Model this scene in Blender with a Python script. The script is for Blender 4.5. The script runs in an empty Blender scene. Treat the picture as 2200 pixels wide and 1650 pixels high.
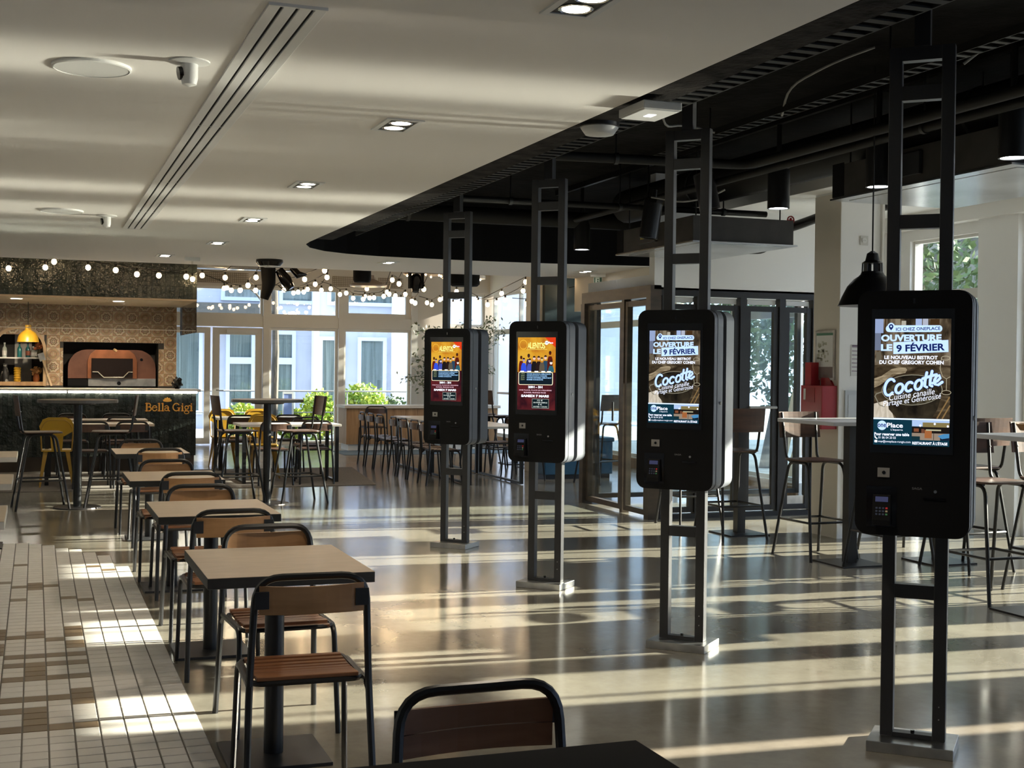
import bpy, bmesh, math, random
from mathutils import Vector, Matrix
PI = math.pi
rnd = random.Random(11)
S = bpy.context.scene
COL = S.collection

# ------------------------------------------------------------------ camera
CAM_H, F_PX = 1.5, 2800.0
psi, pit, rol = math.atan(1025 / F_PX), -math.atan(35 / F_PX), 0.0113
Fw = Vector((math.sin(psi) * math.cos(pit), math.cos(psi) * math.cos(pit), math.sin(pit)))
R0 = Vector((math.cos(psi), -math.sin(psi), 0)); U0 = R0.cross(Fw)
Rt = R0 * math.cos(rol) + U0 * math.sin(rol); Up = -R0 * math.sin(rol) + U0 * math.cos(rol)
cd = bpy.data.cameras.new('camera'); cam = bpy.data.objects.new('camera', cd); COL.objects.link(cam)
cd.sensor_fit = 'HORIZONTAL'; cd.sensor_width = 36.0; cd.lens = F_PX / 2200 * 36; cd.clip_end = 300; cd.clip_start = .05
m = Matrix((Rt, Up, -Fw)).transposed().to_4x4(); m.translation = (0, 0, CAM_H); cam.matrix_world = m
S.camera = cam

# ------------------------------------------------------------------ sky, sun, exposure
w = bpy.data.worlds.new('sky'); S.world = w; w.use_nodes = True
bg = w.node_tree.nodes['Background']; bg.inputs['Color'].default_value = (.68, .80, 1.0, 1); bg.inputs['Strength'].default_value = 2.6
sd = bpy.data.lights.new('sun', 'SUN'); sun = bpy.data.objects.new('sun', sd); COL.objects.link(sun)
SUN_AZ, SUN_EL = math.radians(-4.0), math.radians(18.6)
sdir = Vector((math.cos(SUN_AZ) * math.cos(SUN_EL), math.sin(SUN_AZ) * math.cos(SUN_EL), math.sin(SUN_EL)))
sun.rotation_euler = sdir.to_track_quat('Z', 'Y').to_euler(); sun.location = sdir * 40
sd.energy = 25.0; sd.angle = math.radians(.6); sd.color = (1, .90, .74)
S.view_settings.view_transform = 'Standard'; S.view_settings.look = 'None'; S.view_settings.gamma = 1
S.view_settings.use_curve_mapping = False; S.view_settings.exposure = 0.58
cy = S.cycles
cy.max_bounces = 9; cy.diffuse_bounces = 4; cy.glossy_bounces = 5; cy.transmission_bounces = 6; cy.transparent_max_bounces = 12
cy.caustics_reflective = True; cy.caustics_refractive = False; cy.blur_glossy = 0.0
cy.sample_clamp_indirect = 0.0; cy.use_denoising = True; cy.use_guiding = True; cy.use_surface_guiding = True
try: cy.use_light_tree = True
except Exception: pass

# ------------------------------------------------------------------ mesh builder
class MB:
    def __init__(s): s.v, s.f, s.sm = [], [], []
    def add(s, vs, fs, smooth=False):
        k = len(s.v); s.v += [tuple(v) for v in vs]
        for f in fs: s.f.append([i + k for i in f]); s.sm.append(smooth)
        return s
    def box(s, x0, x1, y0, y1, z0, z1):
        return s.add([(x0,y0,z0),(x1,y0,z0),(x1,y1,z0),(x0,y1,z0),(x0,y0,z1),(x1,y0,z1),(x1,y1,z1),(x0,y1,z1)],
                     [(3,2,1,0),(4,5,6,7),(0,1,5,4),(1,2,6,5),(2,3,7,6),(3,0,4,7)])
    def obox(s, p0, p1, wdt, thk, up=(0,0,1)):
        """bar from p0 to p1, wdt across, thk along up"""
        p0, p1 = Vector(p0), Vector(p1); d = (p1 - p0).normalized(); u = Vector(up)
        a = d.cross(u)
        if a.length < 1e-4: a = d.cross(Vector((0, 1, 0)))
        a.normalize(); b = a.cross(d).normalized(); a *= wdt / 2; b *= thk / 2
        vs = [p + q for p in (p0, p1) for q in (-a-b, a-b, a+b, -a+b)]
        return s.add(vs, [(3,2,1,0),(4,5,6,7),(0,1,5,4),(1,2,6,5),(2,3,7,6),(3,0,4,7)])
    def tube(s, pts, r, n=8, closed=False):
        pts = [Vector(p) for p in pts]; N = len(pts); rs = r if isinstance(r, (list, tuple)) else [r] * N
        T = []
        for i in range(N):
            if closed: t = pts[(i + 1) % N] - pts[i - 1]
            else: t = pts[min(i + 1, N - 1)] - pts[max(i - 1, 0)]
            T.append(t.normalized())
        a = T[0].cross(Vector((0, 0, 1)))
        if a.length < .05: a = T[0].cross(Vector((1, 0, 0)))
        a.normalize(); vs = []
        for i in range(N):
            a = (a - T[i] * a.dot(T[i])).normalized(); b = T[i].cross(a)
            for k in range(n):
                an = 2 * PI * k / n; vs.append(pts[i] + (a * math.cos(an) + b * math.sin(an)) * rs[i])
        fs = []
        for i in range(N if closed else N - 1):
            j = (i + 1) % N
            for k in range(n): fs.append((i*n+k, i*n+(k+1)%n, j*n+(k+1)%n, j*n+k))
        s.add(vs, fs, True)
        if not closed:
            k0 = len(s.v) - len(vs)
            s.f.append([k0 + k for k in range(n)][::-1]); s.sm.append(False)
            s.f.append([k0 + (N-1)*n + k for k in range(n)]); s.sm.append(False)
        return s
    def cyl(s, p0, p1, r, n=16, r2=None):
        return s.tube([p0, p1], [r, r if r2 is None else r2], n)
    def lathe(s, prof, n=20, c=(0,0,0), smooth=True):
        vs = []
        for r, z in prof:
            for k in range(n):
                a = 2*PI*k/n; vs.append((c[0]+r*math.cos(a), c[1]+r*math.sin(a), c[2]+z))
        fs = []
        for i in range(len(prof)-1):
            for k in range(n): fs.append((i*n+k, i*n+(k+1)%n, (i+1)*n+(k+1)%n, (i+1)*n+k))
        s.add(vs, fs, smooth); k0 = len(s.v) - len(vs)
        if prof[0][0] > 1e-4: s.f.append([k0+k for k in range(n)][::-1]); s.sm.append(False)
        if prof[-1][0] > 1e-4: s.f.append([k0+(len(prof)-1)*n+k for k in range(n)]); s.sm.append(False)
        return s
    def prism(s, poly, d, O=(0,0,0), U=(1,0,0), V=(0,1,0), smooth=False):
        """2D polygon in the U,V plane at O, pushed d along U x V"""
        O, U, V = Vector(O), Vector(U), Vector(V); W = U.cross(V).normalized(); n = len(poly)
        a = [O + U*p[0] + V*p[1] for p in poly]; b = [p + W*d for p in a]
        s.add(a + b, [list(range(n))[::-1], list(range(n, 2*n))])
        k = len(s.v) - 2*n
        for i in range(n): s.f.append([k+i, k+(i+1)%n, k+n+(i+1)%n, k+n+i]); s.sm.append(smooth)
        return s
    def sphere(s, c, r, n=10, m=7, sz=1.0):
        return s.lathe([(max(1e-5, r*math.sin(PI*i/m)), -r*sz*math.cos(PI*i/m)) for i in range(m+1)], n, c)
    def mesh(s, name, mat):
        me = bpy.data.meshes.new(name); me.from_pydata(s.v, [], s.f); me.polygons.foreach_set('use_smooth', s.sm)
        if mat: me.materials.append(mat)
        me.update(); return me
    def build(s, name, mat, parent=None, bevel=0, loc=None, rot=None, kind=None):
        me = s.mesh(name, mat)
        bm = bmesh.new(); bm.from_mesh(me); bmesh.ops.recalc_face_normals(bm, faces=bm.faces[:]); bm.to_mesh(me); bm.free()
        if any(s.sm): me.set_sharp_from_angle(angle=math.radians(40))
        o = link(name, me, parent, loc, rot)
        if bevel:
            b = o.modifiers.new('edge', 'BEVEL'); b.width = bevel; b.segments = 2; b.limit_method = 'ANGLE'; b.angle_limit = .7
        if kind: o['kind'] = kind
        return o

def link(name, me, parent=None, loc=None, rot=None):
    o = bpy.data.objects.new(name, me); COL.objects.link(o)
    if parent is not None: o.parent = parent
    if loc is not None: o.location = loc
    if rot is not None: o.rotation_euler = rot
    return o
def thing(name, label, cat, loc=(0,0,0), rz=0, group=None):
    o = link(name, None, None, loc, (0, 0, rz)); o.empty_display_size = .1
    o['label'] = label; o['category'] = cat
    if group: o['group'] = group
    return o
def tag(o, label, cat, group=None):
    o['label'] = label; o['category'] = cat
    if group: o['group'] = group
    return o
def struct(o): o['kind'] = 'structure'; return o
def dup(root, loc, rz=None, label=None, group=None):
    r = root.copy(); COL.objects.link(r); r.location = loc
    if rz is not None: r.rotation_euler = (0, 0, rz)
    if label: r['label'] = label
    if group: r['group'] = group
    for ch in list(root.children):
        c = ch.copy(); COL.objects.link(c); c.parent = r
        for g in list(ch.children):
            d = g.copy(); COL.objects.link(d); d.parent = c
    return r
def fillet(pts, r, k=5, closed=False):
    pts = [Vector(p) for p in pts]; N = len(pts); out = []
    for i in range(N):
        if not closed and i in (0, N-1): out.append(pts[i]); continue
        p, a, b = pts[i], pts[i-1], pts[(i+1) % N]
        da, db = (a-p), (b-p); q = min(r, da.length*.48, db.length*.48)
        s0, s1 = p + da.normalized()*q, p + db.normalized()*q
        for j in range(k+1):
            t = j/k; out.append(s0*(1-t)**2 + p*2*t*(1-t) + s1*t*t)
    return out
def rrect(x0, x1, y0, y1, r, k=5):
    out = []
    for cx, cyy, a0 in ((x1-r, y1-r, 0), (x0+r, y1-r, 90), (x0+r, y0+r, 180), (x1-r, y0+r, 270)):
        ca, sa = math.cos(math.radians(a0)), math.sin(math.radians(a0)); h = min(.0015, r*.1)
        out.append((cx + r*ca + h*sa, cyy + r*sa - h*ca))          # holds the flat sides flat
        for j in range(k+1):
            a = math.radians(a0 + 90*j/k); out.append((cx + r*math.cos(a), cyy + r*math.sin(a)))
        out.append((cx - r*sa - h*ca, cyy + r*ca - h*sa))
    return out
def ellipse(cx, cyy, rx, ry, n=20, a=0):
    return [(cx + rx*math.cos(2*PI*i/n)*math.cos(a) - ry*math.sin(2*PI*i/n)*math.sin(a),
             cyy + rx*math.cos(2*PI*i/n)*math.sin(a) + ry*math.sin(2*PI*i/n)*math.cos(a)) for i in range(n)]

# ------------------------------------------------------------------ materials
def mat(name, col, rough=.5, metal=0, spec=.5, emit=None, estr=0, coat=0):
    M = bpy.data.materials.new(name); M.use_nodes = True; b = M.node_tree.nodes['Principled BSDF']
    b.inputs['Base Color'].default_value = (*col, 1); b.inputs['Roughness'].default_value = rough
    b.inputs['Metallic'].default_value = metal; b.inputs['Specular IOR Level'].default_value = spec
    if coat: b.inputs['Coat Weight'].default_value = coat; b.inputs['Coat Roughness'].default_value = .05
    if emit: b.inputs['Emission Color'].default_value = (*emit, 1); b.inputs['Emission Strength'].default_value = estr
    return M
def N(M, typ, **kw):
    n = M.node_tree.nodes.new(typ)
    for k, v in kw.items():
        if k in n.inputs: n.inputs[k].default_value = v
        else: setattr(n, k, v)
    return n
def L(M, a, b): M.node_tree.links.new(a, b)
def bsdf(M): return M.node_tree.nodes['Principled BSDF']
def ramp(M, stops):
    r = N(M, 'ShaderNodeValToRGB'); e = r.color_ramp.elements
    while len(e) < len(stops): e.new(.5)
    for x, (p, c) in zip(e, stops): x.position = p; x.color = (*c, 1)
    return r
def noisy(name, c0, c1, scale=4, rough=.5, stretch=(1,1,1), bump=0, bscale=None, metal=0, spec=.5, detail=4, coords='Object', lo=.35, hi=.65):
    M = mat(name, c0, rough, metal, spec)
    tc = N(M, 'ShaderNodeTexCoord'); mp = N(M, 'ShaderNodeMapping'); mp.inputs['Scale'].default_value = stretch
    L(M, tc.outputs[coords], mp.inputs['Vector'])
    nz = N(M, 'ShaderNodeTexNoise', Scale=scale, Detail=detail); L(M, mp.outputs[0], nz.inputs['Vector'])
    r = ramp(M, [(lo, c0), (hi, c1)]); L(M, nz.outputs['Fac'], r.inputs[0]); L(M, r.outputs[0], bsdf(M).inputs['Base Color'])
    if bump:
        nb = N(M, 'ShaderNodeTexNoise', Scale=bscale or scale*4, Detail=3); L(M, mp.outputs[0], nb.inputs['Vector'])
        bp = N(M, 'ShaderNodeBump', Strength=bump, Distance=.01); L(M, nb.outputs['Fac'], bp.inputs['Height']); L(M, bp.outputs[0], bsdf(M).inputs['Normal'])
    return M
def wood(name, c0, c1, rough=.45, scale=3, axis=0):
    st = [6, 6, 6]; st[axis] = .6
    M = mat(name, c0, rough)
    tc = N(M, 'ShaderNodeTexCoord'); mp = N(M, 'ShaderNodeMapping'); mp.inputs['Scale'].default_value = st
    oi = N(M, 'ShaderNodeObjectInfo'); ad = N(M, 'ShaderNodeVectorMath', operation='ADD')
    L(M, tc.outputs['Object'], mp.inputs['Vector']); L(M, mp.outputs[0], ad.inputs[0]); L(M, oi.outputs['Random'], ad.inputs[1])
    nz = N(M, 'ShaderNodeTexNoise', Scale=scale, Detail=6, Distortion=1.2); L(M, ad.outputs[0], nz.inputs['Vector'])
    r = ramp(M, [(.35, c0), (.62, c1)]); L(M, nz.outputs['Fac'], r.inputs[0]); L(M, r.outputs[0], bsdf(M).inputs['Base Color'])
    return M
def emitter(name, col, s):
    M = bpy.data.materials.new(name); M.use_nodes = True; nt = M.node_tree; nt.nodes.clear()
    e = nt.nodes.new('ShaderNodeEmission'); o = nt.nodes.new('ShaderNodeOutputMaterial')
    e.inputs[0].default_value = (*col, 1); e.inputs[1].default_value = s; nt.links.new(e.outputs[0], o.inputs[0]); return M
def glass(name, tint=(.93,.97,.97), refl=1.0, haze=0.0):
    M = bpy.data.materials.new(name); M.use_nodes = True; nt = M.node_tree; nt.nodes.clear()
    t = nt.nodes.new('ShaderNodeBsdfTransparent'); g = nt.nodes.new('ShaderNodeBsdfGlossy'); lw = nt.nodes.new('ShaderNodeLayerWeight')
    lw.inputs['Blend'].default_value = .5; pw = nt.nodes.new('ShaderNodeMath'); pw.operation = 'POWER'; pw.inputs[1].default_value = 5
    mu = nt.nodes.new('ShaderNodeMath'); mu.operation = 'MULTIPLY_ADD'; mu.inputs[1].default_value = .9*refl; mu.inputs[2].default_value = .035*refl
    mx = nt.nodes.new('ShaderNodeMixShader'); o = nt.nodes.new('ShaderNodeOutputMaterial')
    t.inputs[0].default_value = (*tint, 1); g.inputs['Roughness'].default_value = .02
    nt.links.new(lw.outputs['Facing'], pw.inputs[0]); nt.links.new(pw.outputs[0], mu.inputs[0]); nt.links.new(mu.outputs[0], mx.inputs[0])
    nt.links.new(t.outputs[0], mx.inputs[1]); nt.links.new(g.outputs[0], mx.inputs[2]); nt.links.new(mx.outputs[0], o.inputs[0]); return M

WHITE = mat('white_paint', (.86,.855,.84), .7)
CEIL = mat('ceiling_paint', (.80,.775,.735), .75)
CREAM = mat('cream_paint', (.68,.63,.55), .7)
BLACKP = mat('black_paint', (.006,.006,.007), .85, 0, .2)
SLABM = noisy('black_sprayed_concrete', (.004,.004,.004), (.012,.0115,.011), 3, .9, spec=.1, bump=.6, bscale=14)
EDGEM = noisy('raw_black_edge', (.008,.007,.006), (.035,.03,.027), 9, .9, spec=.15, bump=.8, bscale=30)
METBLK = mat('black_metal', (.010,.010,.011), .34, 0, .5)
METDK = mat('charcoal_metal', (.024,.025,.028), .42)
KSIDE = mat('grey_lacquer', (.10,.108,.125), .5, 0, .3)
KFRONT = mat('matt_black_panel', (.006,.006,.0065), .55, 0, .2)
KGLOSS = mat('black_glass', (.004,.004,.005), .08)
KPOST = mat('anthracite_powder_coat', (.028,.028,.030), .36, 0, .55)
STEEL = noisy('brushed_steel', (.42,.42,.42), (.60,.60,.59), 8, .32, metal=1.0)
GALV = noisy('galvanised_sheet', (.45,.47,.49), (.70,.72,.74), 1.6, .22, metal=1.0, bump=.25, bscale=2.2)
CHROME = mat('chrome', (.8,.8,.8), .12, 1)
TRAYM = mat('black_tray_steel', (.014,.014,.014), .55, 0, .3)
DUCTM = mat('black_duct', (.012,.012,.012), .6, 0, .3)
ACBOX = noisy('grey_unit_casing', (.035,.033,.03), (.055,.05,.045), 5, .6)
SLATW = wood('oiled_seat_wood', (.19,.07,.026), (.33,.135,.052), .4, 3, 0)
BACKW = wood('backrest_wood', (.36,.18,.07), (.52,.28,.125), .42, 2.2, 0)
DARKW = wood('dark_stool_wood', (.055,.028,.018), (.10,.05,.03), .4, 3, 0)
OAK = wood('oak_panel', (.30,.17,.08), (.42,.26,.13), .5, 2.5, 2)
LAMI = noisy('greige_laminate', (.47,.365,.255), (.55,.43,.31), 7, .38, stretch=(1,8,1))
LAMIW = mat('pale_laminate', (.62,.58,.52), .35)
LAMIK = mat('charcoal_laminate', (.008,.008,.009), .75, 0, .15)
EDGEK = mat('black_edge_band', (.02,.02,.02), .5)
YELLOW = mat('yellow_enamel', (.50,.285,.02), .35)
YELLOWD = mat('mustard_steel', (.36,.20,.025), .4)
REDM = mat('red_cabinet', (.36,.012,.020), .35)
ALU = mat('white_aluminium', (.70,.68,.63), .4)
BRONZE = noisy('bronze_frame', (.045,.034,.025), (.085,.062,.044), 3, .35, stretch=(1,1,4))
FRAMEK = mat('black_frame', (.014,.014,.016), .4)
GLASS = glass('clear_glass')
GLASSD = glass('smoked_glass', (.45,.46,.45), 1.3)
PANEL_S = glass('sneeze_guard_glass', (.92,.92,.90), .8)
LED = emitter('led_strip', (1, .93, .78), 14.0)
LAMPW = emitter('lamp_lens', (1, .92, .80), 22.0)
LAMPC = emitter('spot_lens', (.93, .97, 1), 14.0)
BULBM = emitter('warm_bulb', (1, .70, .38), 26.0)
DIFFM = mat('opal_plastic', (.75,.75,.74), .4)
FABRIC = mat('white_grille', (.62,.62,.60), .8)
LEAF = noisy('bush_leaf', (.16,.30,.03), (.50,.55,.08), 5, .5)
LEAFD = noisy('tree_leaf', (.03,.07,.02), (.09,.14,.05), 5, .5)
OLIVE = noisy('olive_leaf', (.07,.09,.04), (.20,.22,.13), 6, .5)
BARK = noisy('bark', (.05,.045,.04), (.14,.12,.10), 6, .9, stretch=(1,1,.3), bump=.7)
FACADE = noisy('blue_white_render', (.37,.41,.53), (.43,.47,.59), 1.2, .8)
YARDW = noisy('weathered_yard_wall', (.13,.14,.125), (.20,.20,.175), .9, .85)
PAVE = noisy('outdoor_paving', (.40,.39,.37), (.52,.51,.49), 1.5, .85)
BOUNCE = noisy('glossy_bounce_stone', (.10,.10,.10), (.16,.16,.155), 2, .19, spec=1.0)
CURTAIN = noisy('grey_curtain', (.09,.11,.12), (.21,.24,.26), 3, .9, stretch=(9,1,.15))
GREEN = mat('dark_green_lacquer', (.012,.030,.034), .4)
TEALB = mat('blue_lacquer', (.02,.09,.16), .4)
PAPER = mat('printed_paper', (.70,.70,.68), .6)
INK = mat('dark_print', (.06,.06,.07), .7)
LUMBER = wood('raw_lumber', (.42,.30,.18), (.60,.46,.30), .7, 2, 2)
PLY = noisy('weathered_board', (.16,.11,.08), (.26,.19,.14), 4, .8)
GOLD = mat('gold_lettering', (.62,.30,.05), .4, emit=(.8,.38,.06), estr=.12)
WHITEPL = mat('white_plastic', (.72,.72,.70), .4)
CABLEM = mat('black_cable', (.012,.012,.012), .6)
GREYC = mat('grey_cable', (.35,.35,.34), .6)
GROUT = mat('grey_grout', (.16,.145,.125), .9)

def concrete():
    M = mat('polished_concrete', (.3,.27,.22), .16, 0, .55)
    b = bsdf(M); tc = N(M, 'ShaderNodeTexCoord')
    n1 = N(M, 'ShaderNodeTexNoise', Scale=1.1, Detail=5, Distortion=.6); n2 = N(M, 'ShaderNodeTexNoise', Scale=14, Detail=6, Roughness=.7)
    L(M, tc.outputs['Object'], n1.inputs['Vector']); L(M, tc.outputs['Object'], n2.inputs['Vector'])
    mx = N(M, 'ShaderNodeMath', operation='MULTIPLY_ADD'); mx.inputs[1].default_value = .45; L(M, n2.outputs['Fac'], mx.inputs[0]); L(M, n1.outputs['Fac'], mx.inputs[2])
    r = ramp(M, [(.45, (.135,.122,.097)), (.72, (.20,.182,.146)), (.95, (.25,.23,.185))]); L(M, mx.outputs[0], r.inputs[0]); L(M, r.outputs[0], b.inputs['Base Color'])
    rr = ramp(M, [(.3, (.12,.12,.12)), (.8, (.21,.21,.21))]); L(M, n1.outputs['Fac'], rr.inputs[0]); L(M, rr.outputs[0], b.inputs['Roughness'])
    n3 = N(M, 'ShaderNodeTexNoise', Scale=2.6, Detail=2); L(M, tc.outputs['Object'], n3.inputs['Vector'])
    bp = N(M, 'ShaderNodeBump', Strength=.035, Distance=.02); L(M, n3.outputs['Fac'], bp.inputs['Height']); L(M, bp.outputs[0], b.inputs['Normal'])
    return M
CONC = concrete()
def per_object(name, c0, c1, rough, bump=0, bscale=12, spec=.5, gloss_noise=False):
    M = mat(name, c0, rough, 0, spec); oi = N(M, 'ShaderNodeObjectInfo'); r = ramp(M, [(0, c0), (1, c1)])
    L(M, oi.outputs['Random'], r.inputs[0]); L(M, r.outputs[0], bsdf(M).inputs['Base Color'])
    if bump:
        tc = N(M, 'ShaderNodeTexCoord'); ad = N(M, 'ShaderNodeVectorMath', operation='ADD'); sc = N(M, 'ShaderNodeVectorMath', operation='SCALE'); sc.inputs['Scale'].default_value = 20
        L(M, oi.outputs['Random'], sc.inputs[0]); L(M, tc.outputs['Object'], ad.inputs[0]); L(M, sc.outputs[0], ad.inputs[1])
        nz = N(M, 'ShaderNodeTexNoise', Scale=bscale, Detail=3); L(M, ad.outputs[0], nz.inputs['Vector'])
        bp = N(M, 'ShaderNodeBump', Strength=bump, Distance=.02); L(M, nz.outputs['Fac'], bp.inputs['Height']); L(M, bp.outputs[0], bsdf(M).inputs['Normal'])
    return M
TILEW = per_object('white_floor_tile', (.68,.645,.60), (.77,.735,.69), .32)
TILEWS = noisy('white_floor_tile_far', (.68,.645,.60), (.76,.725,.68), 9, .32)
TILEB = per_object('brown_floor_tile', (.17,.115,.065), (.23,.16,.095), .35)
GLAZE = per_object('dark_glazed_tile', (.014,.020,.018), (.05,.058,.050), .07, 1.0, 19)

# ------------------------------------------------------------------ lettering
def text_mesh(s, bold=.0, shear=0, caps=False):
    cu = bpy.data.curves.new('lettering', 'FONT'); cu.body = s; cu.size = 1; cu.offset = bold; cu.shear = shear; cu.resolution_u = 3
    o = bpy.data.objects.new('lettering', cu); COL.objects.link(o)
    dg = bpy.context.evaluated_depsgraph_get(); dg.update()
    me = bpy.data.meshes.new_from_object(o.evaluated_get(dg), depsgraph=dg)
    bpy.data.objects.remove(o); bpy.data.curves.remove(cu); return me
def lettering(s, x0, x1, z0, z1, y, m_, parent, rot=0, bold=.0, shear=0, name='lettering'):
    """flat letters in the local xz plane, filling the box x0..x1, z0..z1, facing -y"""
    me = text_mesh(s, bold, shear); me.name = name
    if not me.vertices: return None
    xs = [v.co.x for v in me.vertices]; ys = [v.co.y for v in me.vertices]
    ax, bx, ay, by = min(xs), max(xs), min(ys), max(ys); cx, cz = (x0+x1)/2, (z0+z1)/2; c, sn = math.cos(rot), math.sin(rot)
    for v in me.vertices:
        px = x0 + (v.co.x-ax)/(bx-ax)*(x1-x0) - cx; pz = z0 + (v.co.y-ay)/max(1e-6, by-ay)*(z1-z0) - cz
        v.co = (cx + px*c - pz*sn, y, cz + px*sn + pz*c)
    me.materials.clear(); me.materials.append(m_)
    return link(name, me, parent)

# ================================================================== THE SETTING
CZ, SLAB = 2.77, 3.45
FX = 8.55          # inner face of the glazed sun-side facade
floor = struct(MB().box(-4.2, FX + .3, -4.2, 24.9, -.2, 0).build('floor', CONC))
# tiled corner of the floor: tiles are pieces of the floor
BROWN = {(1,98),(2,100),(3,86),(4,56),(4,60),(4,61),(4,62),(4,65),(4,68),(4,70),(4,72),(4,73),(4,75),(4,76),(4,77),(4,87),(5,56),(5,61),(5,65),(5,68),(5,70),(5,74),(5,92),(6,56),(6,57),(6,58),(6,59),(6,61),(6,65),(6,66),(6,67),(6,68),(6,70),(6,75),(6,76),(6,91),(6,92),(6,93),(7,56),(7,59),(7,61),(7,65),(7,68),(7,70),(7,75),(7,87),(7,92),(7,102),(8,71),(8,72),(8,73),(8,75),(8,76),(8,77),(8,94),(1,31),(2,33),(3,38),(4,35)}
def tile_end(x):
    for a, b in ((.6,10.0),(.5,10.6),(.4,10.8),(.3,10.95),(.2,11.1),(.1,11.3),(0,11.4),(-.1,11.45)):
        if x > a - .05: return b
    return 11.5
tl = []
for k in range(48):
    x1 = .66 - .1*k; ye = tile_end(x1 - .05)
    for j in range(30 if k < 14 else 0, int(ye*10 + .5)): tl.append((k, j, x1, j*.1))
def tile_mb(x0, x1, y0, y1, z1): 
    b = .003; t = MB()
    t.add([(x0,y0,.0005),(x1,y0,.0005),(x1,y1,.0005),(x0,y1,.0005),(x0+b,y0+b,z1),(x1-b,y0+b,z1),(x1-b,y1-b,z1),(x0+b,y1-b,z1)],
          [(4,5,6,7),(0,1,5,4),(1,2,6,5),(2,3,7,6),(3,0,4,7)]); return t
one = tile_mb(-.0478, .0478, -.0478, .0478, .004)
meW, meB = one.mesh('tile', TILEW), one.mesh('tile', TILEB)
vis = [t for t in tl if t[0] < 14 and t[3] > 4.75 and t[2] > -.02 - (t[3]-4.8)*.13 and t[2]-.1 > -.62 + .0*t[3]]
vis.sort(key=lambda t: t[3]); near = set((t[0], t[1]) for t in vis[:292])
rest, restb = MB(), MB()
for k, j, x1, y in tl:
    if (k, j) in near:
        link('tile', meB if (k, j) in BROWN else meW, floor, (x1-.05, y+.05, 0), (rnd.uniform(-.003,.003), rnd.uniform(-.003,.003), 0))
    else:
        t = tile_mb(x1-.0978, x1-.0022, y+.0022, y+.0978, .004); (restb if (k, j) in BROWN else rest).add(t.v, t.f)
rest.build('tiles_beyond', TILEWS, floor, kind='stuff'); restb.build('brown_tiles_beyond', mat('brown_floor_tile_far', (.20,.14,.08), .35), floor, kind='stuff')
gb = MB()
for k in range(48): x1 = .66-.1*k; gb.box(x1-.1, x1, 3.0 if k < 14 else 0, int(tile_end(x1-.05)*10+.5)*.1, -.01, .0015)
gb.build('grout_bed', GROUT, floor)

# white ceiling with its curved edge, black slab behind the edge
CURVE = [(2.64,13.3),(2.66,13.62),(2.77,13.98),(3.0,14.32),(3.31,14.55),(3.72,14.70),(4.3,14.76),(5.0,14.78),(5.8,14.74),(6.6,14.62),(7.4,14.45),(FX+.2,14.2)]
cpoly = [(-4.2,-4.2),(2.64,-4.2)] + CURVE + [(FX+.2,17.0),(-4.2,17.0)]
ceiling = struct(MB().prism(cpoly, SLAB-CZ, (0,0,CZ)).build('ceiling', CEIL))
fas = MB(); path = [(2.64,-4.2),(2.64,4.0),(2.64,9.0)] + CURVE
for (a, b) in zip(path[:-1], path[1:]):
    d = Vector((b[0]-a[0], b[1]-a[1], 0)).normalized(); n = Vector((d.y, -d.x, 0))*.006
    fas.add([(a[0]+n.x,a[1]+n.y,CZ+.001),(b[0]+n.x,b[1]+n.y,CZ+.001),(b[0]+n.x,b[1]+n.y,SLAB),(a[0]+n.x,a[1]+n.y,SLAB)], [(0,1,2,3)], True)
struct(fas.build('trim_1', BLACKP))
struct(MB().box(-4.2, FX+.4, -4.2, 14.9, SLAB, SLAB+.2).build('ceiling_slab', SLABM))
struct(MB().box(2.645, 2.86, -4.2, 13.2, CZ+.02, CZ+.10).build('trim_2', EDGEM))      # raw edge of the suspended ceiling
struct(MB().box(6.55, FX+.2, -4.2, 11.7, 3.12, 3.3).build('ceiling_soffit', WHITE))
struct(MB().box(-4.2, FX+.4, 17.0, 24.9, 3.35, 3.5).build('ceiling_hall', mat('taupe_ceiling', (.20,.18,.155), .8)))
struct(MB().box(-4.4, -4.2, -4.4, 24.9, 0, 3.5).build('wall_left', WHITE))
struct(MB().box(-4.4, FX+.4, -4.4, -4.2, 0, 3.5).build('wall_back', WHITE))

# sun-side facade: solid bays, tall glazed bays, first four added unseen for sky light
OPEN = [(-3.6,-2.2),(-2.0,-.6),(-.4,1.0),(1.2,2.6),(3.84,3.93),(4.05,4.17),(4.86,5.50),(5.74,6.14),(6.60,7.34),(7.60,7.93),(8.90,9.62),(10.26,11.34)]
fw_ = MB(); y = -4.2
for a, b in OPEN:
    fw_.box(FX, FX+.16, y, a, 0, 3.5); fw_.box(FX, FX+.16, a, b, 2.86, 3.5); y = b
fw_.box(FX, FX+.16, y, 11.75, 0, 3.5); fw_.box(FX, FX+.16, 11.75, 13.4, 2.40, 3.5)
fw_.box(FX, FX+.16, 13.4, 24.9, 2.95, 3.5); fw_.box(FX, FX+.16, 13.4, 24.9, 0, .16)
fw_.box(FX-.13, FX, -4.2, 11.7, 2.97, 3.12)
wall_sun = struct(fw_.build('wall_right', WHITE))
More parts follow.
